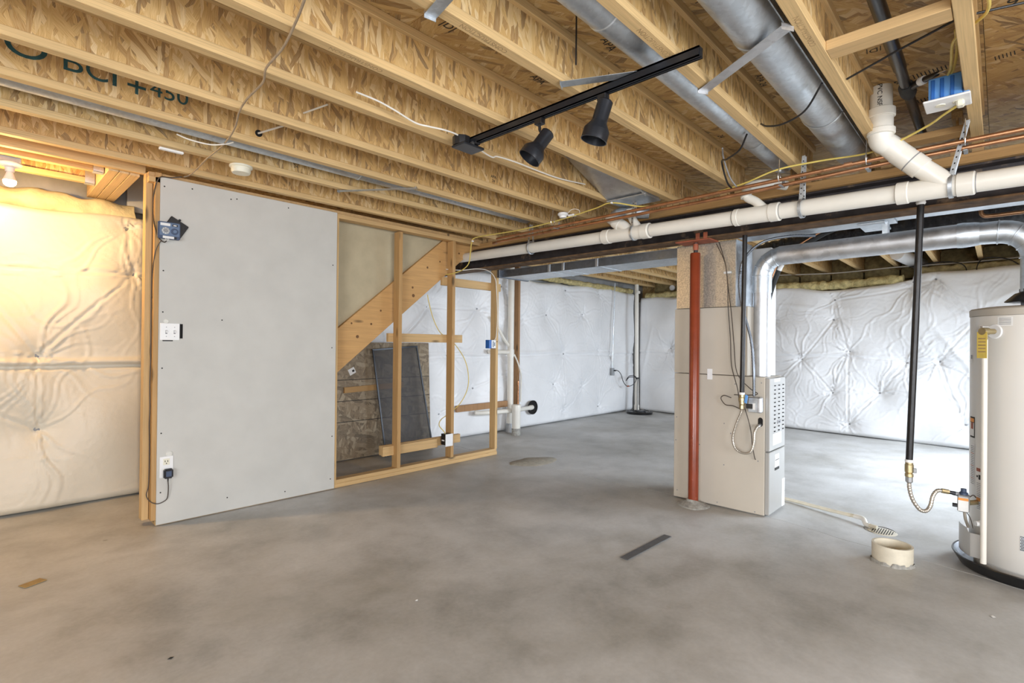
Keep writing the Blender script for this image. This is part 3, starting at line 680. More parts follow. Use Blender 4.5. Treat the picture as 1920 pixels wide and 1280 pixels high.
# transition boot between joists near the middle of the room
bt = thing('duct_boot', 'shiny tapered sheet metal boot set between two joists', 'duct', (3.3,2.06,2.39))
b = MB(); b.add([(2.80,1.905,2.60),(2.80,2.235,2.60),(3.42,1.905,2.375),(3.42,2.235,2.375),(3.62,1.905,2.372),(3.62,2.235,2.372),(3.62,1.905,2.6),(3.62,2.235,2.6)],
  [(0,1,3,2),(2,3,5,4),(4,5,7,6),(0,2,4,6),(1,7,5,3),(0,6,7,1)]); b.build('boot_body', M['galv_vent'], bt, smooth=False)
MB().obox((3.11,1.912,2.483),(.32,0,-.116),(0,.006,0),(.004,0,.012)).build('edge_lip', M['galv'], bt)
MB().box(3.40,3.64,1.902,2.238,2.362,2.371).build('edge_lip', M['galv'], bt, bev=.002)

# ------------------------------------------------------------------ round ducts in the joist bays
def round_duct(label, y, z, r, x0, x1, joints, m='galv', taper=None):
    t = thing('round_duct', label, 'duct', ((x0+x1)/2, y, z-r)); prev = x0
    for i, j in enumerate(list(joints)+[x1]):
        MB().tube([(prev,y,z),(j,y,z)], r-.0012*(i % 2), 40, caps=(i == 0 or j == x1)).build('duct_section', M[m], t); prev = j
    for j in joints: MB().tube([(j-.012,y,z),(j-.008,y,z),(j+.006,y,z),(j+.010,y,z)], [r, r+.0035, r+.0035, r], 40, caps=False).build('crimp_ring', M[m], t)
    a = math.radians(205); MB().tube([(x0,y+r*math.cos(a),z+r*math.sin(a)),(x1,y+r*math.cos(a),z+r*math.sin(a))], .003, 6).build('seam', M[m], t)
    return t
round_duct('large round galvanized duct between joists at upper right', .675, 2.484, .100, X0+.1, 3.75, (2.06,3.02))
round_duct('slim round galvanized duct above the track light', 1.075, 2.503, .076, X0+.1, 3.78, (1.62,3.2))
round_duct('narrow galvanized duct hidden behind a joist at left', 3.34, 2.493, .076, X0+.1, 3.70, (1.9,))
def strap(label, a, b, w, t=.0015, up=(0,0,1), m='galv', name='metal_strap'):
    a,b = V(a),V(b); d = (b-a); L = d.length; d.normalize(); n = V(up); n = (n-d*n.dot(d)).normalized(); s = d.cross(n)
    o = MB().obox((a+b)/2, d*L/2, s*w/2, n*t/2).obox(b-d*.0008, d*.0008, s*w/2, n*.012).obox(a+d*.0008, d*.0008, s*w/2, n*.012).build(name, M[m])
    return tag(o, label, 'strap')
strap('bright metal strap holding up the large round duct', (2.215,.96,2.374), (1.965,.548,2.374), .052, m='galv_vent')
strap('metal strap under the slim round duct beside the track light', (1.745,1.385,2.374), (1.945,.990,2.374), .050)
strap('metal strap at the top edge above the second joist bay', (1.075,1.43,2.374), (1.03,1.19,2.374), .045)
strap('metal strap under the narrow duct at left', (1.87,3.585,2.374), (2.22,3.09,2.374), .040)

# ------------------------------------------------------------------ vent pipe from furnace to water heater
HX, HY = 4.10, -.14
vt = thing('vent_pipe', 'galvanized vent pipe running from furnace to water heater', 'vent pipe', (4.2,1.345,1.02))
vx, vy, vr, vz = 4.19, 1.335, .064, 1.935
MB().tube([(vx,vy,1.018),(vx,vy,1.70)], vr, 32).build('pipe_section', M['galv_vent'], vt)
MB().tube([(vx,vy,1.66),(vx,vy,1.79)], vr+.004, 32).build('pipe_collar', M['galv'], vt)
c0 = V((vx,vy-.145,1.79)); el = arc(c0, (0,1,0), (0,0,1), .145, 0, PI/2, 12)
MB().tube(el, vr+.003, 32).build('elbow', M['galv'], vt)
for k in (0,3,6,9,12): 
    q = el[k]; q2 = el[min(k+1,12)] if k < 12 else el[11]; d = (q2-q).normalized()*(1 if k < 12 else -1)
    MB().tube([q-d*.004, q-d*.002, q+d*.002, q+d*.004], [vr+.003, vr+.007, vr+.007, vr+.003], 32, caps=False).build('gore_seam', M['galv'], vt)
p1 = V((vx,vy-.145,vz)); p2 = V((HX+.005,.165,vz-.005)); p3 = V((HX,HY+.155,vz-.008))
MB().tube([p1+V((0,.02,0)), p2], vr+.006, 32).build('pipe_section', M['galv_vent'], vt)
MB().tube([p2+V((0,.03,0)), p2+V((0,.005,0)), p2-V((0,.05,0)), p2-V((0,.07,0))], [vr+.009,vr+.011,vr+.006,vr+.002], 32).build('reducer', M['galv'], vt)
MB().tube([p2-V((0,.06,0)), p3], vr+.001, 32).build('pipe_section', M['galv'], vt)
e2 = arc(V((HX,HY+.155,vz-.163)), (0,0,1), (0,-1,0), .155, 0, PI/2, 12); MB().tube(e2, vr+.002, 32).build('elbow', M['galv'], vt)
for k in (0,4,8,12):
    q = e2[k]; d = (e2[min(k+1,12)]-e2[max(k-1,0)]).normalized(); MB().tube([q-d*.004,q-d*.002,q+d*.002,q+d*.004], [vr+.002,vr+.006,vr+.006,vr+.002], 32, caps=False).build('gore_seam', M['galv'], vt)
MB().tube([(HX,HY,vz-.155),(HX,HY,1.575)], vr, 32).build('pipe_section', M['galv'], vt)
MB().box(vx-.012,vx+.012, .54,.57, vz+.071, 2.40).box(vx-.012-.06,vx-.062,.54,.57,vz-.03,2.40).build('hanger_strap', M['galv'], vt)

# flexible duct in black plastic film
fd = [(4.66,1.50,2.01),(4.66,1.15,2.06),(4.68,.80,2.10),(4.70,.44,2.125),(4.70,.0,2.15),(4.70,-.6,2.16),(4.70,-1.35,2.16)]
P = smooth_path(fd, 26); b = MB(); b.tube(P, .115, 28, r_fn=lambda t: .105+.006*math.sin(t*230)+.008*math.sin(t*31))
b.v = [tuple(V(v)+noise.noise_vector(V(v)*13)*.014) for v in b.v]
tag(b.build('flexible_duct', M['film']), 'black plastic-wrapped flexible duct above the vent pipe', 'duct')
rl = smooth_path([(4.34,1.36,1.03),(4.33,1.35,1.45),(4.32,1.325,1.624),(4.32,1.275,1.789),(4.32,1.219,1.908),(4.32,1.108,1.998),(4.33,.966,2.079),(4.36,.85,2.13)], 10)
rf = thing('refrigerant_line', 'black foam-sleeved copper line curving up beside the vent pipe', 'pipe', (4.13,1.1,1.1))
MB().tube(rl, .018, 14).build('foam_sleeve', M['foam'], rf)
MB().tube([p+V((-.012,.019,.012)) for p in rl], .006, 10).build('copper_line', M['copper'], rf)
MB().tube(smooth_path([rl[34],rl[36],rl[38]],3), .0195, 14).build('tape_wrap', M['label'], rf)
cd = smooth_path([(4.20,.98,2.055),(4.05,1.12,2.045),(3.99,1.28,2.01),(3.985,1.40,1.90),(3.985,1.43,1.74),(3.985,1.41,1.55),(3.985,1.345,1.30),(3.985,1.325,1.08),(3.985,1.320,.88)], 20)
b = MB(); b.tube(cd, .010, 12, r_fn=lambda t: .0095+.0014*math.sin(t*520)); tag(b.build('electrical_conduit', M['galv_dark']), 'flexible metal conduit looping down to the furnace electrical box', 'conduit')
for i, (pp, lab) in enumerate((
   ([(4.012,1.60,2.06),(4.0,1.57,1.98),(4.0,1.54,1.86),(4.0,1.525,1.72),(4.0,1.52,1.55),(4.0,1.50,1.30),(4.0,1.49,1.10),(4.0,1.445,.93),(4.0,1.43,.82),(4.0,1.41,.77)], 'thin brown thermostat wire dropping down the plenum to the gas valve'),
   ([(4.012,1.62,2.05),(3.998,1.56,1.93),(3.996,1.535,1.84),(3.998,1.52,1.70),(4.0,1.495,1.50),(4.0,1.475,1.28),(4.0,1.45,1.05),(4.0,1.36,.94),(4.0,1.30,.90),(4.0,1.36,.885),(4.0,1.47,.88)], 'thin brown wire swinging from the plenum across the gas pipe'),
   ([(4.0,1.40,.81),(4.0,1.37,.72),(4.0,1.345,.62),(4.0,1.335,.52),(4.0,1.318,.43),(4.012,1.315,.41)], 'dark wire ending in a black grommet low on the furnace side'),
   ([(3.998,1.49,.855),(3.99,1.54,.87),(3.99,1.565,.845),(3.99,1.53,.80),(3.99,1.47,.795),(3.998,1.41,.77)], 'loose loop of dark wire left of the gas valve'))):
    tag(MB().tube(smooth_path(pp,8), .0032, 6).build('thermostat_wire', M['dark_wire']), lab, 'wire')
tag(MB().box(4.004,4.02,1.50,1.56,1.808,1.826).build('wire_clip', M['label'], bev=.003), 'small white foam clip holding wires to the plenum', 'clip')

# ------------------------------------------------------------------ gas lines
g1 = thing('gas_pipe', 'black iron gas pipe dropping to the shutoff valve on the furnace', 'pipe', (3.985,1.41,.8))
gx, gy = 3.93, 1.375
MB().tube([(gx,gy+.0,2.069),(gx,gy+.012,.905)], .0165, 18).build('pipe', M['iron'], g1)
MB().lathe((gx,gy+.012,.892),[(.020,0),(.020,.016)],18).build('thread_sealant', M['white'], g1)
MB().lathe((gx,gy+.012,.815),[(.014,0),(.020,.006),(.020,.03),(.025,.032),(.025,.052),(.019,.056),(.019,.078)],16).build('valve_body', M['brass'], g1)
MB().obox((gx-.012,gy-.022,.862),(.005,0,0),(0,.009,.004),(0,-.004,.03)).build('valve_handle', M['blue_lt'], g1, bev=.002)
MB().lathe((gx,gy+.012,.785),[(.012,0),(.019,.004),(.019,.03)],8).build('flare_nut', M['brass'], g1)
hs = smooth_path([(gx,gy+.012,.786),(gx,gy+.02,.75),(gx,gy+.05,.67),(gx,gy+.075,.57),(gx,gy+.06,.495),(gx,gy+.01,.462),(gx,gy-.05,.475),(gx+.01,gy-.07,.54),(gx+.02,gy-.072,.62),(gx+.045,gy-.08,.655),(gx+.075,gy-.088,.665)], 14)
b = MB(); b.tube(hs, .0085, 12, r_fn=lambda t: .0085+.0008*math.sin(t*600)); b.build('flexible_hose', M['ss_hose'], g1)
MB().tube([(gx+.055,gy-.083,.660),(gx+.112,gy-.092,.676)], .0115, 14).build('hose_nut', M['galv_vent'], g1)
g2 = thing('gas_pipe', 'black iron gas pipe hanging down to the water heater hose', 'pipe', (3.76,.38,.5))
MB().tube([(3.745,.337,2.100),(3.75,.352,1.6),(3.75,.3825,.60)], .0175, 18).build('pipe', M['iron'], g2)
MB().lathe((3.745,.337,2.072),[(.019,0),(.024,.01),(.019,.032)],14).build('thread_sealant', M['label'], g2)
MB().lathe((3.75,.3825,.50),[(.014,0),(.021,.006),(.021,.022),(.017,.026),(.022,.032),(.022,.075),(.0195,.078),(.0195,.10)],14).build('valve_body', M['brass'], g2)
MB().lathe((3.75,.3825,.588),[(.0205,0),(.0205,.016)],16).build('thread_sealant', M['white'], g2)
MB().obox((3.742,.355,.545),(.006,0,0),(0,.008,0),(0,0,.014)).build('valve_stem', M['greybox'], g2, bev=.003)
MB().lathe((3.75,.3825,.47),[(.012,0),(.018,.006),(.018,.034)],8).build('flare_nut', M['greybox'], g2)
h2 = smooth_path([(3.75,.3825,.48),(3.752,.38,.43),(3.76,.365,.37),(3.775,.335,.32),(3.79,.308,.315),(3.80,.29,.345),(3.81,.28,.40),(3.825,.262,.432),(3.84,.235,.435)], 14)
b = MB(); b.tube(h2, .0105, 12, r_fn=lambda t: .0105+.0009*math.sin(t*520)); b.build('flexible_hose', M['ss_hose'], g2)
MB().tube([(3.835,.243,.435),(3.848,.212,.431)], .0135, 8).build('flare_nut', M['brass'], g2)
MB().tube([(3.846,.216,.431),(3.858,.185,.427)], .0105, 12).build('nipple', M['black_satin'], g2)

# ------------------------------------------------------------------ water heater
wh = thing('water_heater', 'cream gas water heater at the right edge', 'water heater', (HX,HY,.04))
R = .275
MB().lathe((HX,HY,0),[(.0,.055),(R-.006,.055),(R,.065),(R,1.432),(R-.002,1.434),(0,1.434)],64,cap=False).build('tank', M['tank'], wh)
MB().lathe((HX,HY,0),[(0,1.435),(R+.003,1.435),(R+.004,1.470),(R-.004,1.478),(R-.05,1.486),(0,1.49)],64,cap=False).build('top_cap', M['tank_cap'], wh)
MB().lathe((HX,HY,0),[(R-.03,.0065),(R-.022,.009),(R-.022,.058)],48).build('base_ring', M['tank'], wh)
b = MB()
for a in (.6,2.7,4.8): b.box(HX+.09*math.cos(a)-.008,HX+.09*math.cos(a)+.008,HY+.09*math.sin(a)-.008,HY+.09*math.sin(a)+.008,1.487,1.522)
b.lathe((HX,HY,1.515),[(.125,0),(.130,.004),(.085,.050),(.067,.056),(.067,.075)],8); b.build('draft_hood', M['black_satin'], wh)
def on_tank(ang, z, off=0): return V((HX+(R+off)*math.cos(ang), HY+(R+off)*math.sin(ang), z))
def tank_patch(name, a0, a1, z0, z1, m, off=.0012, par=None, n=6):
    b = MB(); vs = []
    for i in range(n+1):
        a = a0+(a1-a0)*i/n; vs += [on_tank(a,z0,off), on_tank(a,z1,off)]
    b.add(vs, [(2*i,2*i+2,2*i+3,2*i+1) for i in range(n)])
    b.add([v+(V((HX,HY,v.z))-v).normalized()*off*.8 for v in vs], [(2*i+1,2*i+3,2*i+2,2*i) for i in range(n)])
    return b.build(name, m, par or wh)
A = math.radians
# on the side that faces the room: relief valve, tag, discharge pipe
ra = A(143); rp = on_tank(ra, 1.345); rn = V((math.cos(ra), math.sin(ra), 0))
MB().lathe(rp, [(.040,0),(.040,.004),(.036,.007)], 28, tuple(rn)).build('relief_flange', M['white'], wh)
rv = MB().lathe(rp, [(.015,.006),(.015,.045),(.020,.047),(.020,.085)], 16, tuple(rn)).build('relief_valve', M['brass'], wh)
q = rp+rn*.066
MB().cyl(q+V((0,0,-.005)), q+V((0,0,-.05)), .013, 14).build('valve_outlet', M['brass'], rv)
MB().obox(q+V((0,0,.024)), rn*.022, V((-rn.y,rn.x,0))*.006, V((0,0,.003))).build('test_lever', M['chrome'], rv)
tg = q+rn*.018
t2 = V((-rn.y,rn.x,0))
MB().obox(tg+V((0,0,-.075)), t2*.026, rn*.0006, V((0,0,.072))).build('hang_tag', M['tag'], rv)
for k in range(5): MB().obox(tg+rn*.0010+V((0,0,-.04-.018*k)), t2*.019, rn*.0003, V((0,0,.003))).build('tag_print', M['ink_faint'], rv)
MB().cyl(q+V((0,0,-.045)), (q.x,q.y,.075), .0135, 16).build('discharge_pipe', M['pvc'], wh)
# gas control on the left side
ga = A(107); gn = V((math.cos(ga), math.sin(ga), 0)); gp = on_tank(ga, .39); gt = V((-gn.y, gn.x, 0))
gc = V((3.885,.150,.375))
vb = MB().obox(gc, V((.030,0,0)), V((0,.026,0)), V((0,0,.047))).build('gas_control', M['greybox'], wh, bev=.006)
MB().obox(gc+V((-.0312,0,-.004)), V((.0008,0,0)), V((0,.022,0)), V((0,0,.038))).build('control_label', M['label'], vb)
MB().obox(gc+V((-.0322,0,.026)), V((.0008,0,0)), V((0,.022,0)), V((0,0,.007))).build('warning_strip', M['orange_label'], vb)
MB().lathe(gc+V((0,0,.046)), [(.020,0),(.020,.012),(.013,.016),(.013,.034)], 16).build('control_knob', M['navy'], vb)
MB().lathe(gc+V((0,.026,-.02)), [(.011,0),(.011,.022)], 6, (0,1,0)).build('side_knob', M['black'], vb)
MB().cyl(gc+V((0,.02,.043)), gc+V((-.02,.045,.05)), .012, 12).build('gas_inlet', M['greybox'], vb)
MB().tube([gc+V((.02,-.02,0)), (HX-.12,HY+.22,.375)], .014, 12).build('thermowell', M['brass'], vb)
MB().tube(smooth_path([gc+V((0,-.004,-.046)), gc+V((.006,-.008,-.09)), gc+V((.03,-.02,-.14))],6), .0075, 10).build('burner_tube', M['ss_hose'], wh)
MB().tube(smooth_path([gc+V((.01,-.02,.03)), gc+V((.03,-.04,.045)), gc+V((.09,-.05,.02))],6), .003, 6).build('igniter_wire', M['dark_wire'], wh)
MB().tube(smooth_path([gc+V((-.005,-.012,-.046)), gc+V((-.012,-.03,-.08)), gc+V((.02,-.04,-.14))],6), .0022, 6).build('igniter_wire', M['dark_wire'], wh)
# burner door shield: curved plate standing off the tank
b = MB(); vs = []; n = 12; a0, a1 = A(134), A(98)
for i in range(n+1):
    a = a0+(a1-a0)*i/n; off = .045 if i > 2 else .006+.039*i/3
    zt = .225 if i > 4 else .205
    for (dz,dr) in ((.072,0),(zt,0),(zt,-.002),(.072,-.002)): vs.append(on_tank(a, dz, off+dr))
fs = [(4*i+k, 4*i+4+k, 4*i+4+(k+1)%4, 4*i+(k+1)%4) for i in range(n) for k in range(4)]
b.add(vs, fs); b.build('burner_shield', M['beige_gray'], wh)
MB().lathe(on_tank(A(127),.262), [(.020,0),(.020,.010),(.014,.014),(.014,.026)], 16, (math.cos(A(127)),math.sin(A(127)),0)).build('drain_valve', M['white'], wh)
# perforated intake screen and labels
ig = tank_patch('intake_screen', A(167), A(196), .185, .262, M['galv'], .0015); 
dt = None
for i in range(26):
    for k in range(9):
        a = A(167.6)+A(1.1)*(i+.5*(k % 2)); z = .190+.0085*k
        if dt is None: dt = MB().obox(on_tank(a,z,.0019), V((math.cos(a),math.sin(a),0))*.0004, V((-math.sin(a),math.cos(a),0))*.0018, V((0,0,.0022))).build('perforation', M['void'], ig, smooth=False); dta = a
        else:
            c = on_tank(a, z-.0022, .0019); d2 = dup(dt, ig, c); d2.rotation_euler = (0,0,a-dta)
tank_patch('paper_label', A(146), A(160), 1.375, 1.425, M['label'])
for k in range(5): tank_patch('label_print', A(147.5), A(158.5), 1.383+.008*k, 1.386+.008*k, M['grey'], .0018)
tank_patch('paper_label', A(104), A(110), 1.165, 1.215, M['label']); tank_patch('label_print', A(104.5), A(109.5), 1.19, 1.213, M['grey'], .0018)
tank_patch('warning_label', A(104), A(116), .735, .855, M['ink']); tank_patch('warning_label', A(104.5), A(115), .745, .822, M['label'], .0018); tank_patch('warning_label', A(104.5), A(115), .825, .847, M['orange_label'], .0018)
tank_patch('warning_label', A(107), A(113.5), .785, .822, M['red_dull'], .0022)
tank_patch('paper_label', A(106), A(116), .46, .70, M['label'])
for k in range(22):
    tank_patch('label_print', A(106.6), A(115.2), .470+.0102*k, .474+.0102*k, M['red_dull'] if k in (3,10,17) else M['grey'], .0018)
tank_patch('warning_label', A(120), A(133), .335, .575, M['label']); tank_patch('warning_label', A(120.4), A(132.6), .553, .572, M['red_dull'], .0018)
tank_patch('label_print', A(124), A(131), .508, .535, M['ink'], .0018); tank_patch('label_print', A(120.6), A(123), .518, .53, M['ink'], .0018); tank_patch('warning_label', A(120.4), A(132.6), .385, .405, M['orange_label'], .0018)
for k in range(8): tank_patch('label_print', A(121), A(132), .415+.010*k, .418+.010*k, M['grey'], .0018)
for k in range(4): tank_patch('label_print', A(121), A(132), .342+.010*k, .345+.010*k, M['grey'], .0018)
pn = MB(); pn.lathe((HX,HY,0),[(0,.006),(.305,.006),(.342,.062),(.350,.064),(.352,.058),(.318,-.001),(0,-.001)],64,cap=False)
tag(pn.build('drain_pan', M['pan']), 'black round drain pan under the water heater', 'pan')
# ------------------------------------------------------------------ PVC drain line with its fittings
PX = 3.45; PR = .048
def pz(y): return 2.062+.030*y
dp = thing('drain_pipe', 'long white PVC drain pipe hung in front of the steel beam', 'pipe', (PX,1.5,2.02))
def pp_(y, dz=0, dx=0): return V((3.38+.08*y+dx, y, pz(y)+dz))
MB().tube([pp_(-3.3), pp_(4.55)], PR, 36).build('pipe', M['pvc'], dp)
def hub(y0, y1, r=PR+.010):
    MB().tube([pp_(y0), pp_(y0+.004), pp_(y1-.004), pp_(y1)], [r-.004, r, r, r-.004], 36).build('coupling', M['pvc'], dp)
def mark(y): MB().tube([pp_(y-.002), pp_(y+.002)], PR+.0006, 36).build('glue_mark', M['grey'], dp)
# wye at right with elbow rising to the floor above
hub(.095,.165); hub(.355,.41); MB().tube([pp_(.16), pp_(.36)], PR+.005, 36).build('wye_body', M['pvc'], dp); mark(.41); mark(.09)
def branch(pts, r, name='branch', k=8, m='pvc', n=28): return MB().tube(smooth_path(pts,k), r, n).build(name, M[m], dp)
bx = 3.36
branch([pp_(.20,.01,-.005), pp_(.26,.07,-.02), pp_(.32,.125,-.04)], .048, 'wye_arm')
a1 = pp_(.30,.105,-.03); a2 = pp_(.40,.205,-.06)
MB().tube([a1, a2], .056, 30).build('coupling', M['pvc'], dp)
MB().tube([a1+(a2-a1)*.42, a1+(a2-a1)*.46], .0567, 30).build('glue_mark', M['grey'], dp)
branch([a2-(a2-a1)*.15, a2+V((-.02,.035,.04)), V((3.30,.465,2.345)), V((3.28,.462,2.40))], .055, 'elbow')
MB().tube([(3.28,.462,2.385),(3.28,.462,2.495)], .054, 30).build('pipe', M['pvc'], dp)
for (z0,z1) in ((2.365,2.395),(2.455,2.50)): MB().tube([(3.28,.462,z0),(3.28,.462,z0+.003),(3.28,.462,z1-.003),(3.28,.462,z1)], [.059,.063,.063,.059], 30).build('coupling', M['pvc'], dp)
MB().tube([(3.28,.462,2.49),(3.28,.462,2.6145)], .050, 30).build('pipe', M['pvc'], dp)
text_mesh('pipe_print', 'PVC NSF', .03, M['ink'], dp, (3.228,.462,2.56), (PI/2,PI/2,-PI/2))
# small tee
hub(1.25,1.285,PR+.008); hub(1.00,1.06,PR+.010); MB().tube([pp_(1.04), pp_(1.26)], PR+.006, 36).build('tee_body', M['pvc'], dp); mark(1.29); mark(.995)
branch([pp_(1.10,.035,.0), pp_(1.15,.085,-.002), pp_(1.195,.115,-.004), pp_(1.21,.14,-.004)], .028, 'tee_arm'); MB().tube([pp_(1.209,.118,-.004), pp_(1.212,.148,-.004)], .034, 24).build('coupling', M['pvc'], dp)
branch([pp_(1.212,.145,-.004), pp_(1.20,.195,.02), pp_(1.12,.22,.10), pp_(1.02,.21,.2)], .029, 'branch')
# double fitting at left
hub(2.30,2.37); hub(1.93,2.0); MB().tube([pp_(1.98), pp_(2.32)], PR+.006, 36).build('wye_body', M['pvc'], dp); mark(2.375); mark(1.92)
branch([pp_(2.12,.02,0), pp_(2.18,.07,-.01), pp_(2.27,.125,-.02), pp_(2.29,.15,-.02)], .043, 'wye_arm'); MB().tube([pp_(2.20,.075,-.012), pp_(2.245,.107,-.017)], .049, 28).build('coupling', M['pvc'], dp)
branch([pp_(2.27,.13,-.02), pp_(2.24,.18,.03), pp_(2.16,.19,.12), pp_(2.06,.19,.2)], .044, 'branch', m='galv')
branch([pp_(2.03,.03,0), pp_(2.08,.09,0), pp_(2.105,.14,0), pp_(2.11,.17,0)], .030, 'tee_arm'); MB().tube([pp_(2.11,.15,0), pp_(2.112,.185,0)], .035, 24).build('coupling', M['pvc'], dp)
# straps
for y in (3.23, 2.075, .875, .185):
    MB().tube([pp_(y-.009), pp_(y-.008), pp_(y+.008), pp_(y+.009)], [PR+.006,PR+.0125,PR+.0125,PR+.006], 32, caps=False).build('pipe_clamp', M['galv'], dp)
def hang(y, top, dy, dx=-.0):
    for s in (-1,1):
        a = pp_(y, .045, s*.035); c = V((3.38+.08*y+s*.012+dx, y+dy, top)); d = (c-a); L = d.length; d.normalize()
        o = MB().obox((a+c)/2, d*L/2, V((0,.0095,0)), d.cross(V((0,1,0)))*.0008).build('hanger_strap', M['galv'], dp)
        k = int(L/.03)
        for i in range(1,k): MB().obox(a+d*(L*i/k)+d.cross(V((0,1,0)))*.0, d*.004, V((0,.003,0)), d.cross(V((0,1,0)))*.0011).build('strap_hole', M['void'], o)
hang(.875, 2.40, -.01); hang(.185, ZJ, -.06); hang(3.23, ZJ, .0); hang(2.075, ZJ, 0)

# ------------------------------------------------------------------ copper water lines with hooks
c1 = thing('copper_pipe', 'upper copper water line running above the white drain pipe', 'pipe', (3.35,1.2,2.23))
MB().tube([(3.35,-3.3,2.272),(3.35,.4,2.268),(3.35,1.2,2.252),(3.36,2.4,2.238),(3.40,3.45,2.238)], .0115, 14).build('pipe', M['copper'], c1)
for (y,z) in ((.62,2.266),(1.55,2.249)): MB().tube([(3.35,y-.02,z),(3.35,y+.02,z)], .0145, 14).build('sleeve', M['copper'], c1)
c2 = thing('copper_pipe', 'lower copper water line beside the white drain pipe', 'pipe', (3.42,1.2,2.2))
MB().tube([(3.41,-3.3,2.252),(3.41,.4,2.252),(3.41,1.2,2.232),(3.42,2.4,2.222),(3.46,3.5,2.225)], .0115, 14).build('pipe', M['copper'], c2)
for (y,z) in ((.40,2.252),(1.0,2.237)): MB().tube([(3.41,y-.02,z),(3.41,y+.02,z)], .0145, 14).build('sleeve', M['copper'], c2)
MB().tube(smooth_path([(3.46,3.5,2.225),(3.49,3.55,2.225),(3.52,3.62,2.235),(3.60,3.66,2.26)],6), .0125, 14).build('elbow', M['copper_dark'], c2)
def hook(y, lab, zj=ZJ, xo=0):
    h = thing('pipe_hook', lab, 'hook', (3.36,y,2.24))
    MB().tube(smooth_path([(3.35+xo,y,zj),(3.345,y,2.33),(3.325,y,2.285),(3.335,y,2.252),(3.36,y,2.25),(3.372,y,2.275),(3.36,y,2.292)],6), .0028, 6).build('wire', M['chrome'], h)
    MB().box(3.36,3.435,y-.008,y+.008,2.226,2.2305).box(3.43,3.436,y-.008,y+.008,2.2305,2.285).build('clip', M['greybox'], h)
hook(.132, 'wire pipe hook under the solid joist by the blue box'); hook(.535, 'wire pipe hook under the joist beside the large round duct'); hook(.975, 'wire pipe hook under the joist beside the slim round duct')
hook(2.73, 'wire pipe hook farthest left on the copper lines')
# copper run above the water heater
tag(MB().tube(smooth_path([(4.30,.095,2.30),(4.30,.095,2.12),(4.30,.085,2.075),(4.30,.05,2.065),(4.30,-.07,2.065),(4.30,-.11,2.06),(4.30,-.13,2.02),(4.30,-.14,1.49)],8), .012, 14).build('copper_pipe', M['copper_dark']), 'aged copper pipe stepping down above the water heater', 'pipe')

# ------------------------------------------------------------------ black ABS line at upper right, with a taped splice
ab = thing('black_pipe', 'black plastic pipe running up past the blue box', 'pipe', (3.0,.335,2.5))
MB().tube([(X0+.1,.318,2.535),(2.9,.340,2.525)], .026, 20).build('pipe', M['abs'], ab)
MB().tube([(2.88,.340,2.525),(3.99,.343,2.512)], .022, 20).build('pipe', M['abs'], ab)
MB().tube([(3.10,.340,2.523),(3.13,.340,2.523),(3.20,.340,2.522),(3.24,.340,2.522)], [.026,.034,.034,.026], 20).build('tape_splice', M['foam'], ab)
MB().tube([(3.14,.330,2.52),(3.06,.27,2.505)], .018, 16).build('side_arm', M['abs'], ab)
MB().tube([(3.075,.282,2.508),(3.055,.265,2.504)], .0195, 16).build('arm_band', M['label'], ab)
MB().tube([(3.05,.262,2.503),(2.99,.215,2.488)], [.014,.011], 14).build('arm_cap', M['abs'], ab)
MB().tube([(2.99,.215,2.488),(2.945,.18,2.476)], .0035, 8).build('arm_stem', M['chrome'], ab)
# ------------------------------------------------------------------ blue ceiling box and yellow cable
bb = thing('outlet_box', 'blue electrical box with white outlet plate hanging from the joist', 'electrical box', (3.04,.16,2.36))
MB().box(2.985,3.075,.128,.245,2.365,2.47).build('box_body', M['blue_lt'], bb, bev=.004)
for y in (.155,.19,.222): MB().box(2.979,2.985,y,y+.014,2.372,2.46).build('box_rib', M['blue'], bb, bev=.002)
MB().box(2.955,3.105,.100,.262,2.355,2.364).build('cover_plate', M['white'], bb, bev=.003)
for y in (.145,.205): MB().lathe((3.03,y,2.3555),[(.019,0),(.018,.003)],16,(0,0,-1)).build('receptacle', M['offwhite'], bb)
MB().box(3.005,3.05,.122,.150,2.328,2.355).build('plug', M['offwhite'], bb, bev=.006)
MB().box(2.99,3.07,.105,.127,2.37,2.395).build('mounting_tab', M['blue_lt'], bb, bev=.004)
tag(MB().tube(smooth_path([(2.05,.05,2.372),(2.20,.036,2.375),(2.45,.045,2.43),(2.62,.135,2.45),(2.80,.155,2.455),(2.93,.165,2.47),(3.0,.18,2.468)],10), .0055, 8).build('yellow_cable', M['yellow_wire']), 'yellow cable passing the solid joist into the blue box', 'cable')
tag(MB().tube(smooth_path([(2.65,.135,2.50),(2.84,.14,2.50),(2.97,.16,2.475),(3.02,.19,2.468)],8), .0055, 8).build('yellow_cable', M['yellow_wire']), 'second short yellow cable entering the blue box', 'cable')
tag(MB().tube(smooth_path([(3.05,.13,2.352),(3.13,.20,2.345),(3.22,.265,2.340),(3.34,.42,2.325),(3.44,.56,2.335),(3.43,.78,2.345),(3.40,1.0,2.336),(3.42,1.20,2.30),(3.47,1.42,2.292),(3.47,1.70,2.282),(3.46,1.95,2.29),(3.36,2.16,2.335),(3.40,2.35,2.33),(3.42,2.75,2.30),(3.42,3.2,2.285),(3.40,3.72,2.29),(3.40,3.80,2.25),(3.42,3.84,2.18),(3.45,3.90,2.06),(3.45,4.0,2.0),(3.42,4.11,1.97),(3.40,4.20,1.965)],9), .0052, 8).build('yellow_cable', M['yellow_wire']), 'long yellow cable draped along the copper pipes to the stud wall', 'cable')
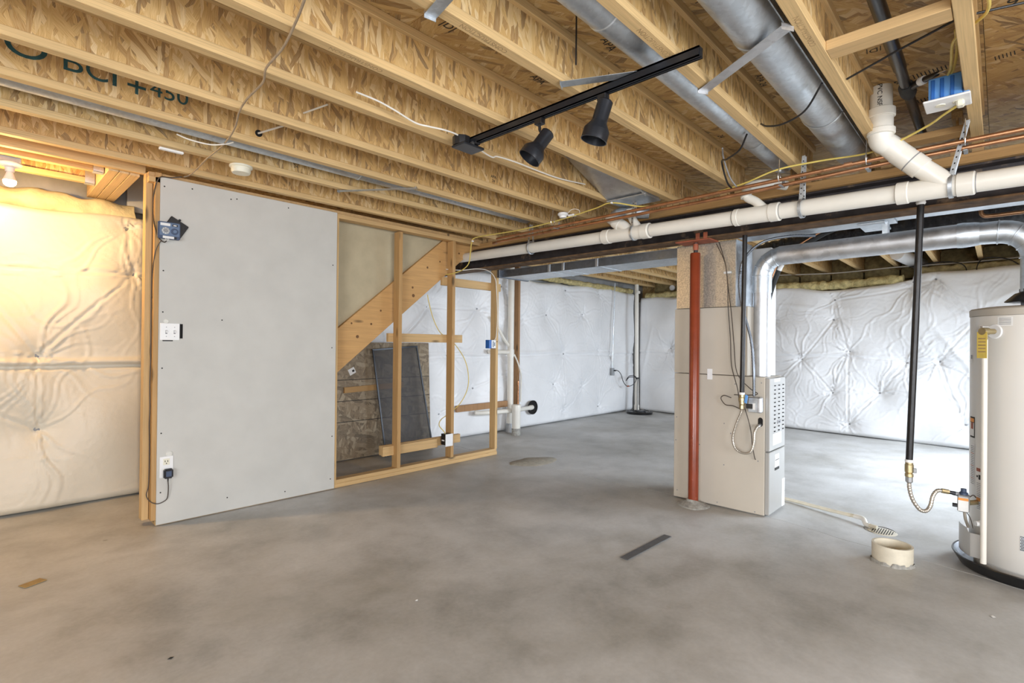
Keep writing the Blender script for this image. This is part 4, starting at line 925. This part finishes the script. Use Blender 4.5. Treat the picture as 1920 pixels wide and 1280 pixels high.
for i,p in enumerate(((3.42,.995,2.336),(3.36,2.16,2.335),(3.40,3.79,2.26))):
    tag(MB().box(p[0]-.012,p[0]+.012,p[1]-.008,p[1]+.008,p[2]-.007,p[2]+.007).build('cable_tie', M['white'], bev=.003), ('white cable tie on the yellow cable near the slim round duct','white cable tie on the yellow cable beside the tapered boot','white cable tie where the yellow cable turns down at the stair')[i], 'cable tie')
# ------------------------------------------------------------------ black wires and straps between joists
tag(MB().tube([(2.575,.485,2.40),(2.50,.30,2.42),(2.43,.128,2.432)], .0045, 8).build('black_cable', M['black']), 'black cable crossing below the pale blocking board', 'cable')
tag(MB().tube([(2.43,.068,2.432),(2.44,-.06,2.42),(2.44,-.28,2.41)], .0045, 8).build('black_cable', M['black']), 'black cable right of the solid joist at top corner', 'cable')
tag(MB().tube(smooth_path([(2.80,.905,2.40),(2.75,.86,2.36),(2.69,.77,2.326),(2.63,.66,2.335),(2.52,.565,2.39)],8), .0045, 8).build('black_strap', M['black']), 'black strap slung under the large round duct', 'strap')
tag(MB().tube(smooth_path([(2.96,1.03,2.43),(3.02,1.09,2.375),(3.12,1.20,2.375),(3.22,1.27,2.40),(3.32,1.275,2.30),(3.38,1.26,2.26)],8), .0055, 8).build('black_cable', M['black']), 'black cable curling down beside the slim round duct', 'cable')
tag(MB().tube(smooth_path([(3.05,1.20,2.42),(3.18,1.245,2.41),(3.30,1.25,2.32),(3.38,1.235,2.27)],8), .0045, 8).build('grey_cable', M['grey']), 'grey cable hanging behind the black one by the slim duct', 'cable')
tag(MB().cyl((1.70,1.272,2.614),(1.70,1.272,2.40),.0035,8).build('hanger_rod', M['black']), 'thin black rod hanging from the subfloor near the slim duct', 'rod')
# a second rod end
# ------------------------------------------------------------------ track light
tl = thing('track_light', 'black track light bar with two spot heads under the joists', 'track light', (1.89,1.5,2.34))
MB().box(1.868,1.874,.826,2.16,2.340,2.378).box(1.896,1.902,.826,2.16,2.340,2.378).box(1.868,1.902,.826,2.16,2.370,2.3785).box(1.868,1.880,.826,2.16,2.340,2.344).box(1.890,1.902,.826,2.16,2.340,2.344).build('track', M['black_satin'], tl)
MB().box(1.874,1.896,.824,.832,2.344,2.37).build('end_cap', M['black'], tl)
MB().box(1.795,1.945,2.075,2.185,2.318,2.332).build('canopy_plate', M['black_satin'], tl, bev=.005)
MB().lathe((1.84,2.15,2.332),[(.048,0),(.050,.01),(.050,.046)],10).build('junction_box', M['black'], tl)
MB().box(1.865,1.90,2.06,2.17,2.332,2.345).build('live_end', M['black'], tl, bev=.003)
MB().lathe((1.86,2.09,2.334),[(.012,0),(.012,.012)],8,(0,-1,0)).build('box_screw', M['chrome'], tl)
def head(stem_y, top, bot, open_gap):
    top, bot = V(top), V(bot); ax = (bot-top).normalized(); L = (bot-top).length
    hd = MB().box(1.868,1.902,stem_y-.022,stem_y+.022,2.312,2.340).build('spot_adapter', M['black'], tl, bev=.003)
    MB().tube([(1.885,stem_y,2.314),(1.885,stem_y,2.285)], .007, 12).build('stem', M['black'], hd)
    side = (V((1.885,stem_y,2.28))-(top+ax*.04))
    MB().tube([(1.885,stem_y,2.285), tuple(top+ax*.035)], .006, 10).build('swivel', M['black'], hd)
    sp = MB().lathe(top, [(0,-.003),(.028,-.003),(.0335,.003),(.0335,L*.50),(.036,L*.55),(.055,L*.72),(.057,L*.75),(.057,L*.99),(.0585,L),(.055,L),(.053,L*.76),(.030,L*.5),(0,L*.48)], 36, tuple(ax), cap=False).build('spot_shade', M['black_satin'], hd)
    MB().lathe(top+ax*(L*.5), [(.0,0),(.018,.0),(.020,L*.12),(.0,L*.14)], 16, tuple(ax), cap=False).build('lamp_socket', M['black'], sp)
    return hd
head(1.625, (1.915,1.595,2.275), (1.845,1.655,2.145), 0)
head(1.262, (1.868,1.238,2.298), (1.845,1.282,2.132), 0)
# white cables feeding it
tag(MB().tube(smooth_path([(1.23,2.20,2.425),(1.33,2.175,2.410),(1.42,2.165,2.392),(1.545,2.17,2.372),(1.62,2.15,2.370),(1.70,2.13,2.372),(1.78,2.13,2.375),(1.825,2.14,2.372)],8), .0045, 8).build('white_cable', M['white_wire']), 'white cable looping along a joist into the track light box', 'cable')
tag(MB().tube(smooth_path([(1.90,2.13,2.36),(2.0,2.15,2.345),(2.09,2.165,2.342),(2.14,2.17,2.36),(2.32,2.185,2.376),(2.55,2.215,2.39),(2.80,2.225,2.40),(3.10,2.225,2.43)],8), .0045, 8).build('white_cable', M['white_wire']), 'white cable running right from the track light box behind the spot head', 'cable')
# ------------------------------------------------------------------ loose wires and detectors on the left ceiling
tag(MB().tube(smooth_path([(.70,1.50,2.374),(.74,1.66,2.374),(.77,1.79,2.374),(.806,1.99,2.372),(.82,2.19,2.372),(.856,2.325,2.372),(.866,2.53,2.373),(.89,2.71,2.374),(.94,2.93,2.370),(.976,3.21,2.370),(.985,3.56,2.373),(1.0,3.80,2.374),(1.005,4.0,2.374),(.99,4.07,2.372)],8), .0048, 8).build('ceiling_wire', M['brown_wire']), 'thin brown cable strung across the undersides of the left joists', 'cable')
tag(MB().tube(smooth_path([(.775,3.34,2.40),(.83,3.30,2.375),(.92,3.255,2.362),(.98,3.19,2.366),(1.005,3.15,2.372)],8), .004, 8).build('ceiling_wire', M['white_wire']), 'short white wire under the narrow duct at left', 'cable')
tag(MB().cyl((1.205,2.70,2.468),(1.228,2.478,2.452),.0045,8).build('plastic_tube', M['white_wire']), 'white plastic tube poking through the sixth joist web', 'tube')
tl2 = tag(MB().cyl((1.128,3.118,2.452),(1.184,2.90,2.452),.0055,8).build('plastic_tube', M['white_wire']), 'white plastic tube from a round hole in the lettered joist', 'tube')
MB().lathe((1.13,3.1195,2.452),[(.020,0),(.020,.002)],18,(0,-1,0)).build('hole', M['void'], JO[7])
sd = thing('smoke_detector', 'round cream smoke detector under the left joist', 'smoke detector', (1.19,3.60,2.32))
sx, sy = 1.185, 3.565
MB().lathe((sx,sy,2.379),[(.068,0),(.068,.010),(.064,.013)],36,(0,0,-1)).build('base', M['offwhite'], sd)
MB().lathe((sx,sy,2.366),[(.058,0),(.058,.022),(.052,.034),(.0,.036)],36,(0,0,-1)).build('cover', M['offwhite'], sd)
tag(MB().obox((.80,3.565,2.372),(.062,0,0),(0,.0125,0),(0,0,.007)).build('sensor_strip', M['white'], bev=.003), 'slim white plastic sensor on the left joist', 'sensor')
d2 = thing('detector', 'white round detector hanging by the copper pipes near the beam', 'detector', (3.40,2.62,2.30))
MB().lathe((3.39,2.655,2.345),[(.040,0),(.044,.006),(.044,.018),(.030,.028),(.028,.040),(0,.042)],28,(0,0,-1),cap=True).build('cover', M['white'], d2)
MB().box(3.40,3.445,2.555,2.615,2.312,2.328).build('plug', M['white'], d2, bev=.004)
MB().tube(smooth_path([(3.41,2.62,2.345),(3.42,2.58,2.37),(3.44,2.53,2.36),(3.44,2.52,2.325)],6), .0025, 6).build('lead', M['white_wire'], d2)
# bare bulb in its lamp holder
lb = thing('bare_bulb_lamp', 'lit bare bulb in a white ceiling lamp holder at left', 'lamp', (.13,4.50,2.16))
lx, ly = .150, 4.52
MB().box(lx-.05,lx+.05,ly-.05,ly+.05,2.352,2.392).box(lx-.06,lx-.055,ly-.015,ly+.015,2.36,2.38).build('ceiling_box', M['greybox'], lb, bev=.006)
MB().lathe((lx,ly,2.352),[(.058,0),(.060,.006),(.050,.018),(.030,.024),(.024,.030),(.022,.055)],32,(0,0,-1)).build('lamp_holder', M['white'], lb)
MB().lathe((lx,ly,2.300),[(.015,0),(.018,.012),(.030,.050),(.0315,.058)],28,(0,0,-1)).build('bulb_body', M['white'], lb)
MB().lathe((lx,ly,2.242),[(.0315,0),(.0315,.008),(.028,.022),(.017,.033),(0,.037)],28,(0,0,-1),cap=False).build('bulb_dome', M['glow'], lb)
tag(MB().box(lx-.3,lx-.05,ly-.03,ly+.03,2.393,2.43).build('lamp_bracket_board', M['palepineX'], bev=.002, smooth=False), 'short pine board above the bulb holder', 'board')
# ------------------------------------------------------------------ fixtures on the drywall and studs
sp_ = thing('switch_plate', 'white double light switch plate on the drywall sheet', 'switch', (.93,4.10,1.24))
MB().box(.868,.984,4.098,4.1068,1.250,1.366).build('plate', M['white'], sp_, bev=.003)
for x in (.905,.953):
    MB().box(x-.0055,x+.0055,4.0965,4.0982,1.292,1.318).build('toggle_slot', M['grey'], sp_)
    MB().obox((x,4.092,1.309),(.004,0,0),(0,.006,.003),(0,-.003,.006)).build('toggle', M['white'], sp_)
    for z in (1.275,1.338): MB().lathe((x,4.0982,z),[(.003,0),(.0025,.0012)],8,(0,-1,0)).build('plate_screw', M['grey'], sp_)
op = thing('outlet_plate', 'white outlet plate low on the drywall sheet', 'outlet', (.92,4.10,.305))
MB().box(.877,.957,4.099,4.1068,.318,.462).build('plate', M['white'], op, bev=.003)
for z in (.425,.357):
    rc = MB().box(.897,.935,4.0975,4.0992,z-.021,z+.021).build('receptacle', M['offwhite'], op, bev=.002)
    for x in (.908,.923): MB().box(x-.0018,x+.0018,4.0966,4.0976,z-.002,z+.010).build('slot', M['void'], rc)
    MB().lathe((.9155,4.0976,z-.011),[(.0035,0),(.0035,.001)],10,(0,-1,0)).build('slot', M['void'], rc)
ad_ = thing('power_adapter', 'black square power adapter plugged into the wall outlet', 'power adapter', (.92,4.08,.31))
MB().box(.895,.950,4.062,4.097,.315,.380).build('body', M['black_satin'], ad_, bev=.008, seg=3)
MB().box(.907,.938,4.0612,4.0625,.330,.365).build('rating_label', M['navy'], ad_)
MB().lathe((.922,4.08,.316),[(.005,0),(.0035,.022)],10,(0,0,-1)).build('strain_relief', M['black'], ad_)
tag(MB().tube(smooth_path([(.922,4.08,.298),(.926,4.085,.25),(.925,4.095,.19),(.915,4.10,.165),(.88,4.10,.150),(.85,4.105,.155),(.826,4.13,.175),(.815,4.15,.21),(.826,4.15,.27),(.829,4.15,.40),(.830,4.155,.55),(.826,4.15,.68),(.829,4.15,.80),(.826,4.15,.95),(.830,4.155,1.15),(.828,4.15,1.4),(.830,4.155,1.65),(.835,4.12,1.80),(.845,4.10,1.87),(.87,4.092,1.925)],8), .0032, 8).build('adapter_cord', M['dark_wire']), 'thin black cord climbing the end stud to the control panel', 'cord')
tag(MB().tube(smooth_path([(.90,4.09,1.925),(.885,4.09,1.910),(.862,4.095,1.925),(.845,4.10,1.96),(.832,4.12,2.03),(.828,4.14,2.12),(.83,4.14,2.22),(.838,4.10,2.30),(.86,4.095,2.345),(.92,4.10,2.356),(.98,4.08,2.372)],8), .0036, 8).build('panel_cord', M['dark_wire']), 'dark cord from the control panel up over the drywall corner', 'cord')
cp = thing('control_panel', 'blue-grey sprinkler control unit on a tilted black bracket', 'control panel', (.91,4.08,1.93))
MB().obox((.948,4.099,2.015),(.052,0,-.030),(0,.006,0),(.030,0,.052)).build('mounting_bracket', M['black'], cp, bev=.004)
for (x,z) in ((.975,2.075),(1.008,2.022)): MB().lathe((x,4.096,z),[(.008,0),(.006,.004)],10,(0,-1,0)).build('bracket_lug', M['black_satin'], cp)
MB().box(.843,.972,4.066,4.094,1.932,2.046).build('body', M['navy'], cp, bev=.005, seg=2)
MB().box(.852,.966,4.0645,4.0665,1.953,2.040).build('face', M['navy_lt'], cp)
MB().box(.856,.912,4.0632,4.0650,2.018,2.036).build('display', M['label'], cp)
MB().box(.924,.955,4.0632,4.0650,2.019,2.033).build('display', M['black'], cp); MB().box(.930,.948,4.0626,4.0634,2.022,2.029).build('readout', M['label'], cp)
MB().lathe((.886,4.0648,1.985),[(.024,0),(.023,.002),(.016,.0025)],24,(0,-1,0)).build('dial', M['greybox'], cp); MB().lathe((.886,4.0623,1.985),[(.011,0),(.010,.004)],18,(0,-1,0)).build('dial_knob', M['grey'], cp)
for i in range(8):
    a = i*PI/4; MB().lathe((.886+.018*math.cos(a),4.0626,1.985+.018*math.sin(a)),[(.003,0),(.0025,.001)],8,(0,-1,0)).build('dial_mark', M['label'], cp)
MB().lathe((.938,4.0648,1.985),[(.022,0),(.021,.003)],24,(0,-1,0)).build('dial_ring', M['navy'], cp); MB().lathe((.938,4.0618,1.985),[(.014,0),(.012,.006)],6,(0,-1,0)).build('dial_knob', M['navy_lt'], cp)
MB().box(.870,.935,4.0630,4.0662,1.934,1.950).build('terminal_strip', M['label'], cp, bev=.001); MB().box(.935,.950,4.0630,4.0662,1.935,1.949).build('terminal_strip', M['black'], cp, bev=.001)
for x in (.884,.893,.902): MB().tube(smooth_path([(x,4.066,1.935),(x+.003,4.068,1.925),(x-.004,4.078,1.920)],5), .0018, 6).build('terminal_wire', M['label'], cp)
b1 = thing('electrical_box', 'blue electrical box on the last open stud', 'electrical box', (4.0,4.16,1.2))
MB().box(3.962,4.0605,4.122,4.185,1.195,1.290).build('box_body', M['blue'], b1, bev=.003)
MB().box(3.995,4.062,4.116,4.1225,1.198,1.288).build('cover', M['label'], b1, bev=.001)
MB().box(4.012,4.024,4.1148,4.1162,1.21,1.275).build('cover_print', M['navy'], b1); MB().box(4.035,4.046,4.1148,4.1162,1.222,1.262).build('cover_print', M['navy'], b1)
MB().lathe((4.081,4.1195,1.272),[(.006,0),(.005,.003)],10,(0,-1,0)).build('nail_head', M['black'], b1)
b2 = thing('electrical_box', 'black electrical box with white cover low on the middle stud', 'electrical box', (3.38,4.12,.19))
MB().box(3.338,3.424,4.100,4.175,.205,.318).build('box_body', M['black'], b2, bev=.003)
MB().box(3.335,3.432,4.0945,4.0998,.192,.318).build('cover', M['white'], b2, bev=.002)
MB().box(3.3365,3.3378,4.12,4.16,.245,.258).build('box_sticker', M['label'], b2)
tag(MB().tube(smooth_path([(3.19,4.235,1.74),(3.215,4.24,1.66),(3.28,4.25,1.50),(3.38,4.26,1.36),(3.50,4.26,1.30),(3.62,4.26,1.20),(3.73,4.26,1.06),(3.78,4.26,.90),(3.76,4.25,.75),(3.66,4.25,.60),(3.50,4.25,.50),(3.38,4.23,.45),(3.325,4.19,.40),(3.345,4.14,.345),(3.36,4.135,.318)],8), .0045, 8).build('yellow_cable', M['yellow_wire']), 'yellow cable drooping between the studs to the black box', 'cable')
tag(MB().tube(smooth_path([(3.40,4.20,2.02),(3.60,4.18,2.03),(3.80,4.15,2.065),(3.95,4.13,2.055),(4.035,4.115,1.98),(4.055,4.112,1.85),(4.075,4.112,1.60),(4.068,4.112,1.42),(4.055,4.112,1.32),(4.045,4.13,1.285)],8), .0045, 8).build('white_cable', M['white_wire']), 'white cable arching over to the blue box on the last stud', 'cable')
# ------------------------------------------------------------------ things behind the stud wall
op_ = thing('osb_panel', 'weathered square strand board leaning against the wall under the stair', 'board', (3.2,5.0,0))
lean = V((0,.065,1.24)).normalized(); nrm = V((0,-1,.052)).normalized()
def on_panel(x, s, off=0): return V((x, 5.012, .002))+lean*s+nrm*off
MB().obox(on_panel(3.225,.625,-.006), (.625,0,0), lean*.622, nrm*.0065).build('board', M['osb_old'], op_, smooth=False)
for s in (.40,.62,.845): MB().obox(on_panel(3.225,s,.0008), (.622,0,0), lean*.0035, nrm*.0005).build('chalk_line', M['ink'], op_)
MB().obox(on_panel(2.82,.935,.0012), V((.035,0,0))+lean*.018, lean*.030-V((.014,0,0)), nrm*.0006).build('sticker', M['label'], op_)
MB().obox(on_panel(2.835,.94,.0020), V((.012,0,0))+lean*.006, lean*.010-V((.005,0,0)), nrm*.0004).build('sticker_print', M['ink'], op_)
MB().obox(on_panel(3.09,.748,.011), (.37,0,.012), lean*.031, nrm*.010).build('batten', M['pineX'], op_, bev=.002, smooth=False)
ws = thing('window_screen', 'dark framed insect screen propped in front of the leaning board', 'window screen', (3.4,4.9,0))
a, b_, c_, d_ = V((3.115,4.86,.012)), V((3.79,4.915,.012)), V((3.035,5.018,1.165)), V((3.625,5.030,1.205))
def bar(p, q, w, m, par): 
    d = (q-p).normalized(); n = nrm; s = d.cross(n).normalized(); return MB().obox((p+q)/2, d*((q-p).length/2+w/2), s*w/2, n*.006).build('frame_bar', M[m], par, bev=.002)
for p,q in ((a,c_),(b_,d_),(c_,d_),(a,b_)): bar(p+nrm*.018, q+nrm*.018, .020, 'black_satin', ws)
me_ = MB(); me_.add([v+nrm*.016 for v in (a,b_,d_,c_)]+[v+nrm*.0155 for v in (a,b_,d_,c_)], [(0,1,2,3),(7,6,5,4),(0,4,5,1),(1,5,6,2),(2,6,7,3),(3,7,4,0)]); me_.build('insect_mesh', M['mesh'], ws)
tag(MB().box(4.29,5.22,5.045,5.083,.362,.445).build('wall_cleat', M['brownpine'], bev=.002, smooth=False), 'brown board fixed across the blanket behind the last stud', 'board')
tag(MB().box(5.40,5.438,5.02,5.108,.002,2.37).build('wall_stud', M['brownpine'], bev=.002, smooth=False), 'lone brown stud standing at the blanket wall beyond the partition', 'stud')
vp = thing('vent_stack', 'white PVC stack beside the lone brown stud', 'pipe', (5.27,5.05,0))
MB().cyl((5.262,5.035,-.004),(5.262,5.035,2.37),.045,24).build('pipe', M['pvc'], vp)
for z in (.12,1.07): MB().cyl((5.262,5.035,z),(5.262,5.035,z+.10),.051,24).build('coupling', M['pvc'], vp)
MB().tube([(5.262,5.035,1.13),(4.86,5.06,1.14)], .028, 20).build('arm', M['pvc'], vp); MB().tube(smooth_path([(5.25,5.04,1.20),(5.12,5.05,1.34),(4.93,5.07,1.62)],6), .022, 18).build('arm', M['pvc'], vp)
MB().lathe((5.262,5.035,.0),[(.062,0),(.058,.10),(.050,.13)],24).build('base_fitting', M['greybox'], vp)
tag(MB().tube(smooth_path([(5.30,5.0,1.10),(5.36,4.985,.98),(5.42,4.98,.82),(5.43,4.985,.70),(5.43,4.99,.42)],8), .011, 12).build('water_line', M['white_wire']), 'white plastic water line curving down the lone brown stud', 'pipe')
tag(MB().tube([(5.37,4.985,.72),(5.37,4.985,.36)], .011, 12).build('copper_stub', M['copper']), 'short copper stub at the foot of the lone brown stud', 'pipe')
ss = thing('pvc_standpipe', 'short capped white PVC standpipe rising from the floor', 'pipe', (5.17,4.83,0))
MB().cyl((5.17,4.83,-.02),(5.17,4.83,.405),.060,28).build('pipe', M['pvc'], ss); MB().lathe((5.17,4.83,.40),[(.066,-.06),(.067,.0),(.064,.012),(.03,.016)],28).build('cap', M['pvc'], ss)
MB().lathe((5.17,4.83,-.01),[(.064,0),(.062,.09),(.0605,.10)],24).build('grout_stain', M['dirt'], ss)
hp = thing('horizontal_pipe', 'white PVC cross pipe entering a round hole in the blanket', 'pipe', (5.3,4.9,.3))
MB().tube(smooth_path([(4.60,5.05,.33),(4.66,5.02,.325),(4.80,4.96,.325),(5.15,4.93,.320),(5.45,4.97,.315),(5.76,5.055,.305)],6), .030, 20).build('pipe', M['pvc'], hp)
MB().tube([(5.70,5.04,.307),(5.77,5.07,.305)], .036, 20).build('coupling', M['pvc'], hp)
tag(MB().lathe((5.80,5.085,.30),[(.105,0),(.105,.012),(.095,.014),(.095,.004)],30,(0,-1,0),cap=True).build('pipe_sleeve_hole', M['void']), 'dark round sleeve hole in the blanket where the pipe enters', 'hole')
# ------------------------------------------------------------------ sump corner
su = thing('sump_pit', 'round black sump cover in the far corner', 'sump cover', (8.45,4.83,0))
MB().lathe((8.45,4.80,-.004),[(.23,0),(.235,.03),(.225,.045),(.18,.05),(.17,.040),(0,.042)],44).build('lid', M['pan'], su)
for a in range(6): MB().lathe((8.45+.2*math.cos(a*PI/3),4.80+.2*math.sin(a*PI/3),.043),[(.012,0),(.010,.008)],8).build('bolt', M['black_satin'], su)
MB().lathe((8.40,4.76,.042),[(.10,0),(.10,.018),(.06,.022)],24).build('hatch', M['black_satin'], su)
sp2 = thing('sump_pipe', 'white PVC discharge pipe rising from the sump cover', 'pipe', (8.47,4.87,.05))
MB().cyl((8.47,4.87,.045),(8.47,4.89,2.37),.036,22).build('pipe', M['pvc'], sp2)
for z in (.05,.10,2.2): MB().cyl((8.47,4.87,z),(8.47,4.87,z+.045),.046,22).build('coupling', M['pvc'], sp2)
ob_ = thing('wall_outlet', 'grey metal outlet box with conduit near the far corner', 'outlet', (7.95,5.08,.7))
MB().box(7.925,7.985,5.045,5.095,.70,.83).build('box_body', M['greybox'], ob_, bev=.003)
MB().box(7.93,7.98,5.042,5.0455,.71,.82).build('cover', M['galv'], ob_)
MB().cyl((7.955,5.075,.82),(8.02,5.075,2.37),.009,10).build('conduit', M['galv'], ob_)
sc_ = thing('pump_cable', 'black pump cord looped with a cord grip near the corner', 'cord', (8.2,4.97,.05))
MB().tube(smooth_path([(7.965,5.04,.79),(8.02,5.0,.785),(8.08,4.97,.72),(8.12,4.95,.60),(8.20,4.93,.51),(8.28,4.90,.50),(8.36,4.86,.55),(8.40,4.84,.64),(8.34,4.86,.69),(8.24,4.90,.68),(8.18,4.92,.60),(8.25,4.90,.66),(8.38,4.85,.66),(8.43,4.83,.62),(8.42,4.83,.5),(8.42,4.83,.30),(8.42,4.83,.06)],8), .0065, 8).build('cord', M['black'], sc_)
MB().box(7.955,8.0,5.015,5.042,.775,.80).build('plug', M['black'], sc_, bev=.004); MB().box(8.215,8.27,4.905,4.93,.488,.512).build('red_sleeve', M['red_dull'], sc_, bev=.004)
MB().box(8.38,8.46,4.81,4.85,.63,.655).build('pump_plug', M['black'], sc_, bev=.004)
lo2 = tag(MB().lathe((9.05,4.47,2.33),[(.05,0),(.05,.03),(.02,.04)],16,(-1,0,0)).build('wall_vent_cap', M['white']), 'small white round cap below the joists near the far corner', 'cap')
# ------------------------------------------------------------------ floor items
tag(MB().obox((2.902,1.586,.0005),(.262,-.006,0),(.0,.026,0),(0,0,.0015)).build('metal_strip', M['strip'], bev=.0008), 'flat dull grey metal strip lying on the concrete floor', 'strip')
ring = MB(); ring.lathe((3.727,.456,-.03),[(.099,0),(.100,.12),(.0995,.132),(.088,.132),(.087,.10),(.086,.035),(.0,.035)],44,cap=False)
rg = thing('pipe_stub_ring', 'short wide cream PVC pipe stub set in the floor', 'pipe stub', (3.727,.456,0)); ring.build('ring', M['pvc_old'], rg)
b = MB(); b.lathe((3.727,.456,-.034),[(.118,0),(.108,.03),(.1015,.048),(.1005,.02)],44,cap=False)
b.v = [(v[0]+.012*noise.noise(V(v)*30), v[1]+.012*noise.noise(V(v)*30+V((9,2,4))), v[2]+.012*noise.noise(V(v)*38+V((1,7,3)))) for v in b.v]; b.build('grout', M['dirt'], rg)
fdr = thing('floor_drain', 'round slotted white floor drain in the concrete dip', 'drain', (4.38,.60,-.045))
DX, DY, DZ = 4.385, .592, -.030
MB().lathe((DX,DY,DZ-.018),[(.085,0),(.088,.014),(.078,.018),(0,.018)],36).build('drain_body', M['pvc_old'], fdr)
for k in range(9):
    y = -.056+.014*k; hw = math.sqrt(max(.0004,.068**2-y*y)); MB().box(DX-hw,DX+hw,DY+y-.0028,DY+y+.0028,DZ-.0003,DZ+.0008).build('slot', M['ink'], fdr)
MB().lathe((DX+.02,DY+.02,DZ-.014),[(.112,0),(.090,.0145)],30,cap=False).build('dark_rim', M['dirt'], fdr)
cl = thing('condensate_pipe', 'thin white PVC condensate pipe lying from furnace to floor drain', 'pipe', (4.4,.9,.0))
MB().tube([(4.585,1.34,.013),(4.551,1.152,.013),(4.505,.922,.010),(4.477,.764,.012)], .0135, 14).build('pipe', M['pvc_old'], cl)
MB().tube(smooth_path([(4.479,.775,.012),(4.470,.735,.012),(4.450,.712,.008),(4.43,.70,-.008),(4.42,.69,-.016),(4.412,.672,-.016)],6), .0165, 14).build('elbow', M['pvc'], cl)
MB().tube([(4.418,.684,-.015),(4.395,.625,-.014)], .0135, 14).build('spout', M['pvc_old'], cl)
b = MB(); pts = [(3.83,3.66),(3.92,3.52),(4.02,3.44),(4.2,3.42),(4.36,3.46),(4.44,3.54),(4.40,3.63),(4.30,3.70),(4.2,3.77),(4.06,3.76),(3.92,3.75)]
pp2 = [p for p in smooth_path([(x,y,0) for x,y in pts]+[(pts[0][0],pts[0][1],0)],6)][:-1]
cxm, cym = 4.13, 3.6; vs = [(cxm,cym,.006)]+[(cxm+(p.x-cxm)*.9,cym+(p.y-cym)*.9,.005) for p in pp2]+[(p.x,p.y,-.006) for p in pp2]; n = len(pp2)
b.add(vs, [(0,1+i,1+(i+1)%n) for i in range(n)]+[(1+i,1+n+i,1+n+(i+1)%n,1+(i+1)%n) for i in range(n)]); tag(b.build('concrete_patch', M['patch']), 'sandy mortar patch smeared on the floor by the last stud', 'patch')
tag(MB().obox((.225,3.585,.0),(.042,.020,0),(-.012,.026,0),(0,0,.0012)).build('tape_scrap', M['cardboard']), 'torn brown tape scrap on the floor at left', 'scrap')
for (x,y,s,lab) in ((.55,2.36,.012,'tiny dark crumb on the floor at lower left'),(1.50,2.05,.010,'small pale paint chip at lower centre of the floor'),(3.30,.02,.014,'small pale chip on the floor at lower right')):
    b = MB(); b.add([(x-s,y,.0),(x,y-s*.7,.0),(x+s,y+s*.2,.0),(x+.1*s,y+s*.8,.0),(x,y,.003)], [(0,1,4),(1,2,4),(2,3,4),(3,0,4)]); tag(b.build('floor_chip', M['ink'] if 'dark' in lab else M['label']), lab, 'debris')
# far-end cables above the end wall
tag(MB().tube(smooth_path([(8.95,2.6,2.40),(8.9,1.9,2.36),(8.88,1.5,2.36),(8.85,1.1,2.37),(8.8,.7,2.36),(8.8,.2,2.36),(8.8,-.5,2.38)],8), .009, 8).build('white_cable', M['white_wire']), 'white cable run along the end wall under the far joists', 'cable')
tag(MB().tube(smooth_path([(8.7,.9,2.34),(8.6,.55,2.36),(8.55,.35,2.30),(8.5,.30,2.14),(8.5,.25,2.04),(8.5,.20,2.10),(8.5,.22,2.25),(8.55,.15,2.36),(8.55,-.05,2.33),(8.5,-.2,2.2)],8), .006, 8).build('black_cable', M['black']), 'loose black cable loop hanging at the end wall near the water heater', 'cable')
tag(MB().tube([(8.2,.98,2.47),(9.2,.82,2.42)], .085, 28).build('round_duct', M['white']), 'white round duct stub above the end wall blanket', 'duct')
tag(MB().lathe((8.6,3.35,2.40),[(.0,0),(.02,0),(.02,.05),(.0,.05)],12,(0,-1,0),cap=False).build('cable_clip', M['white']), 'white cable clip on a far joist near the corner', 'clip')
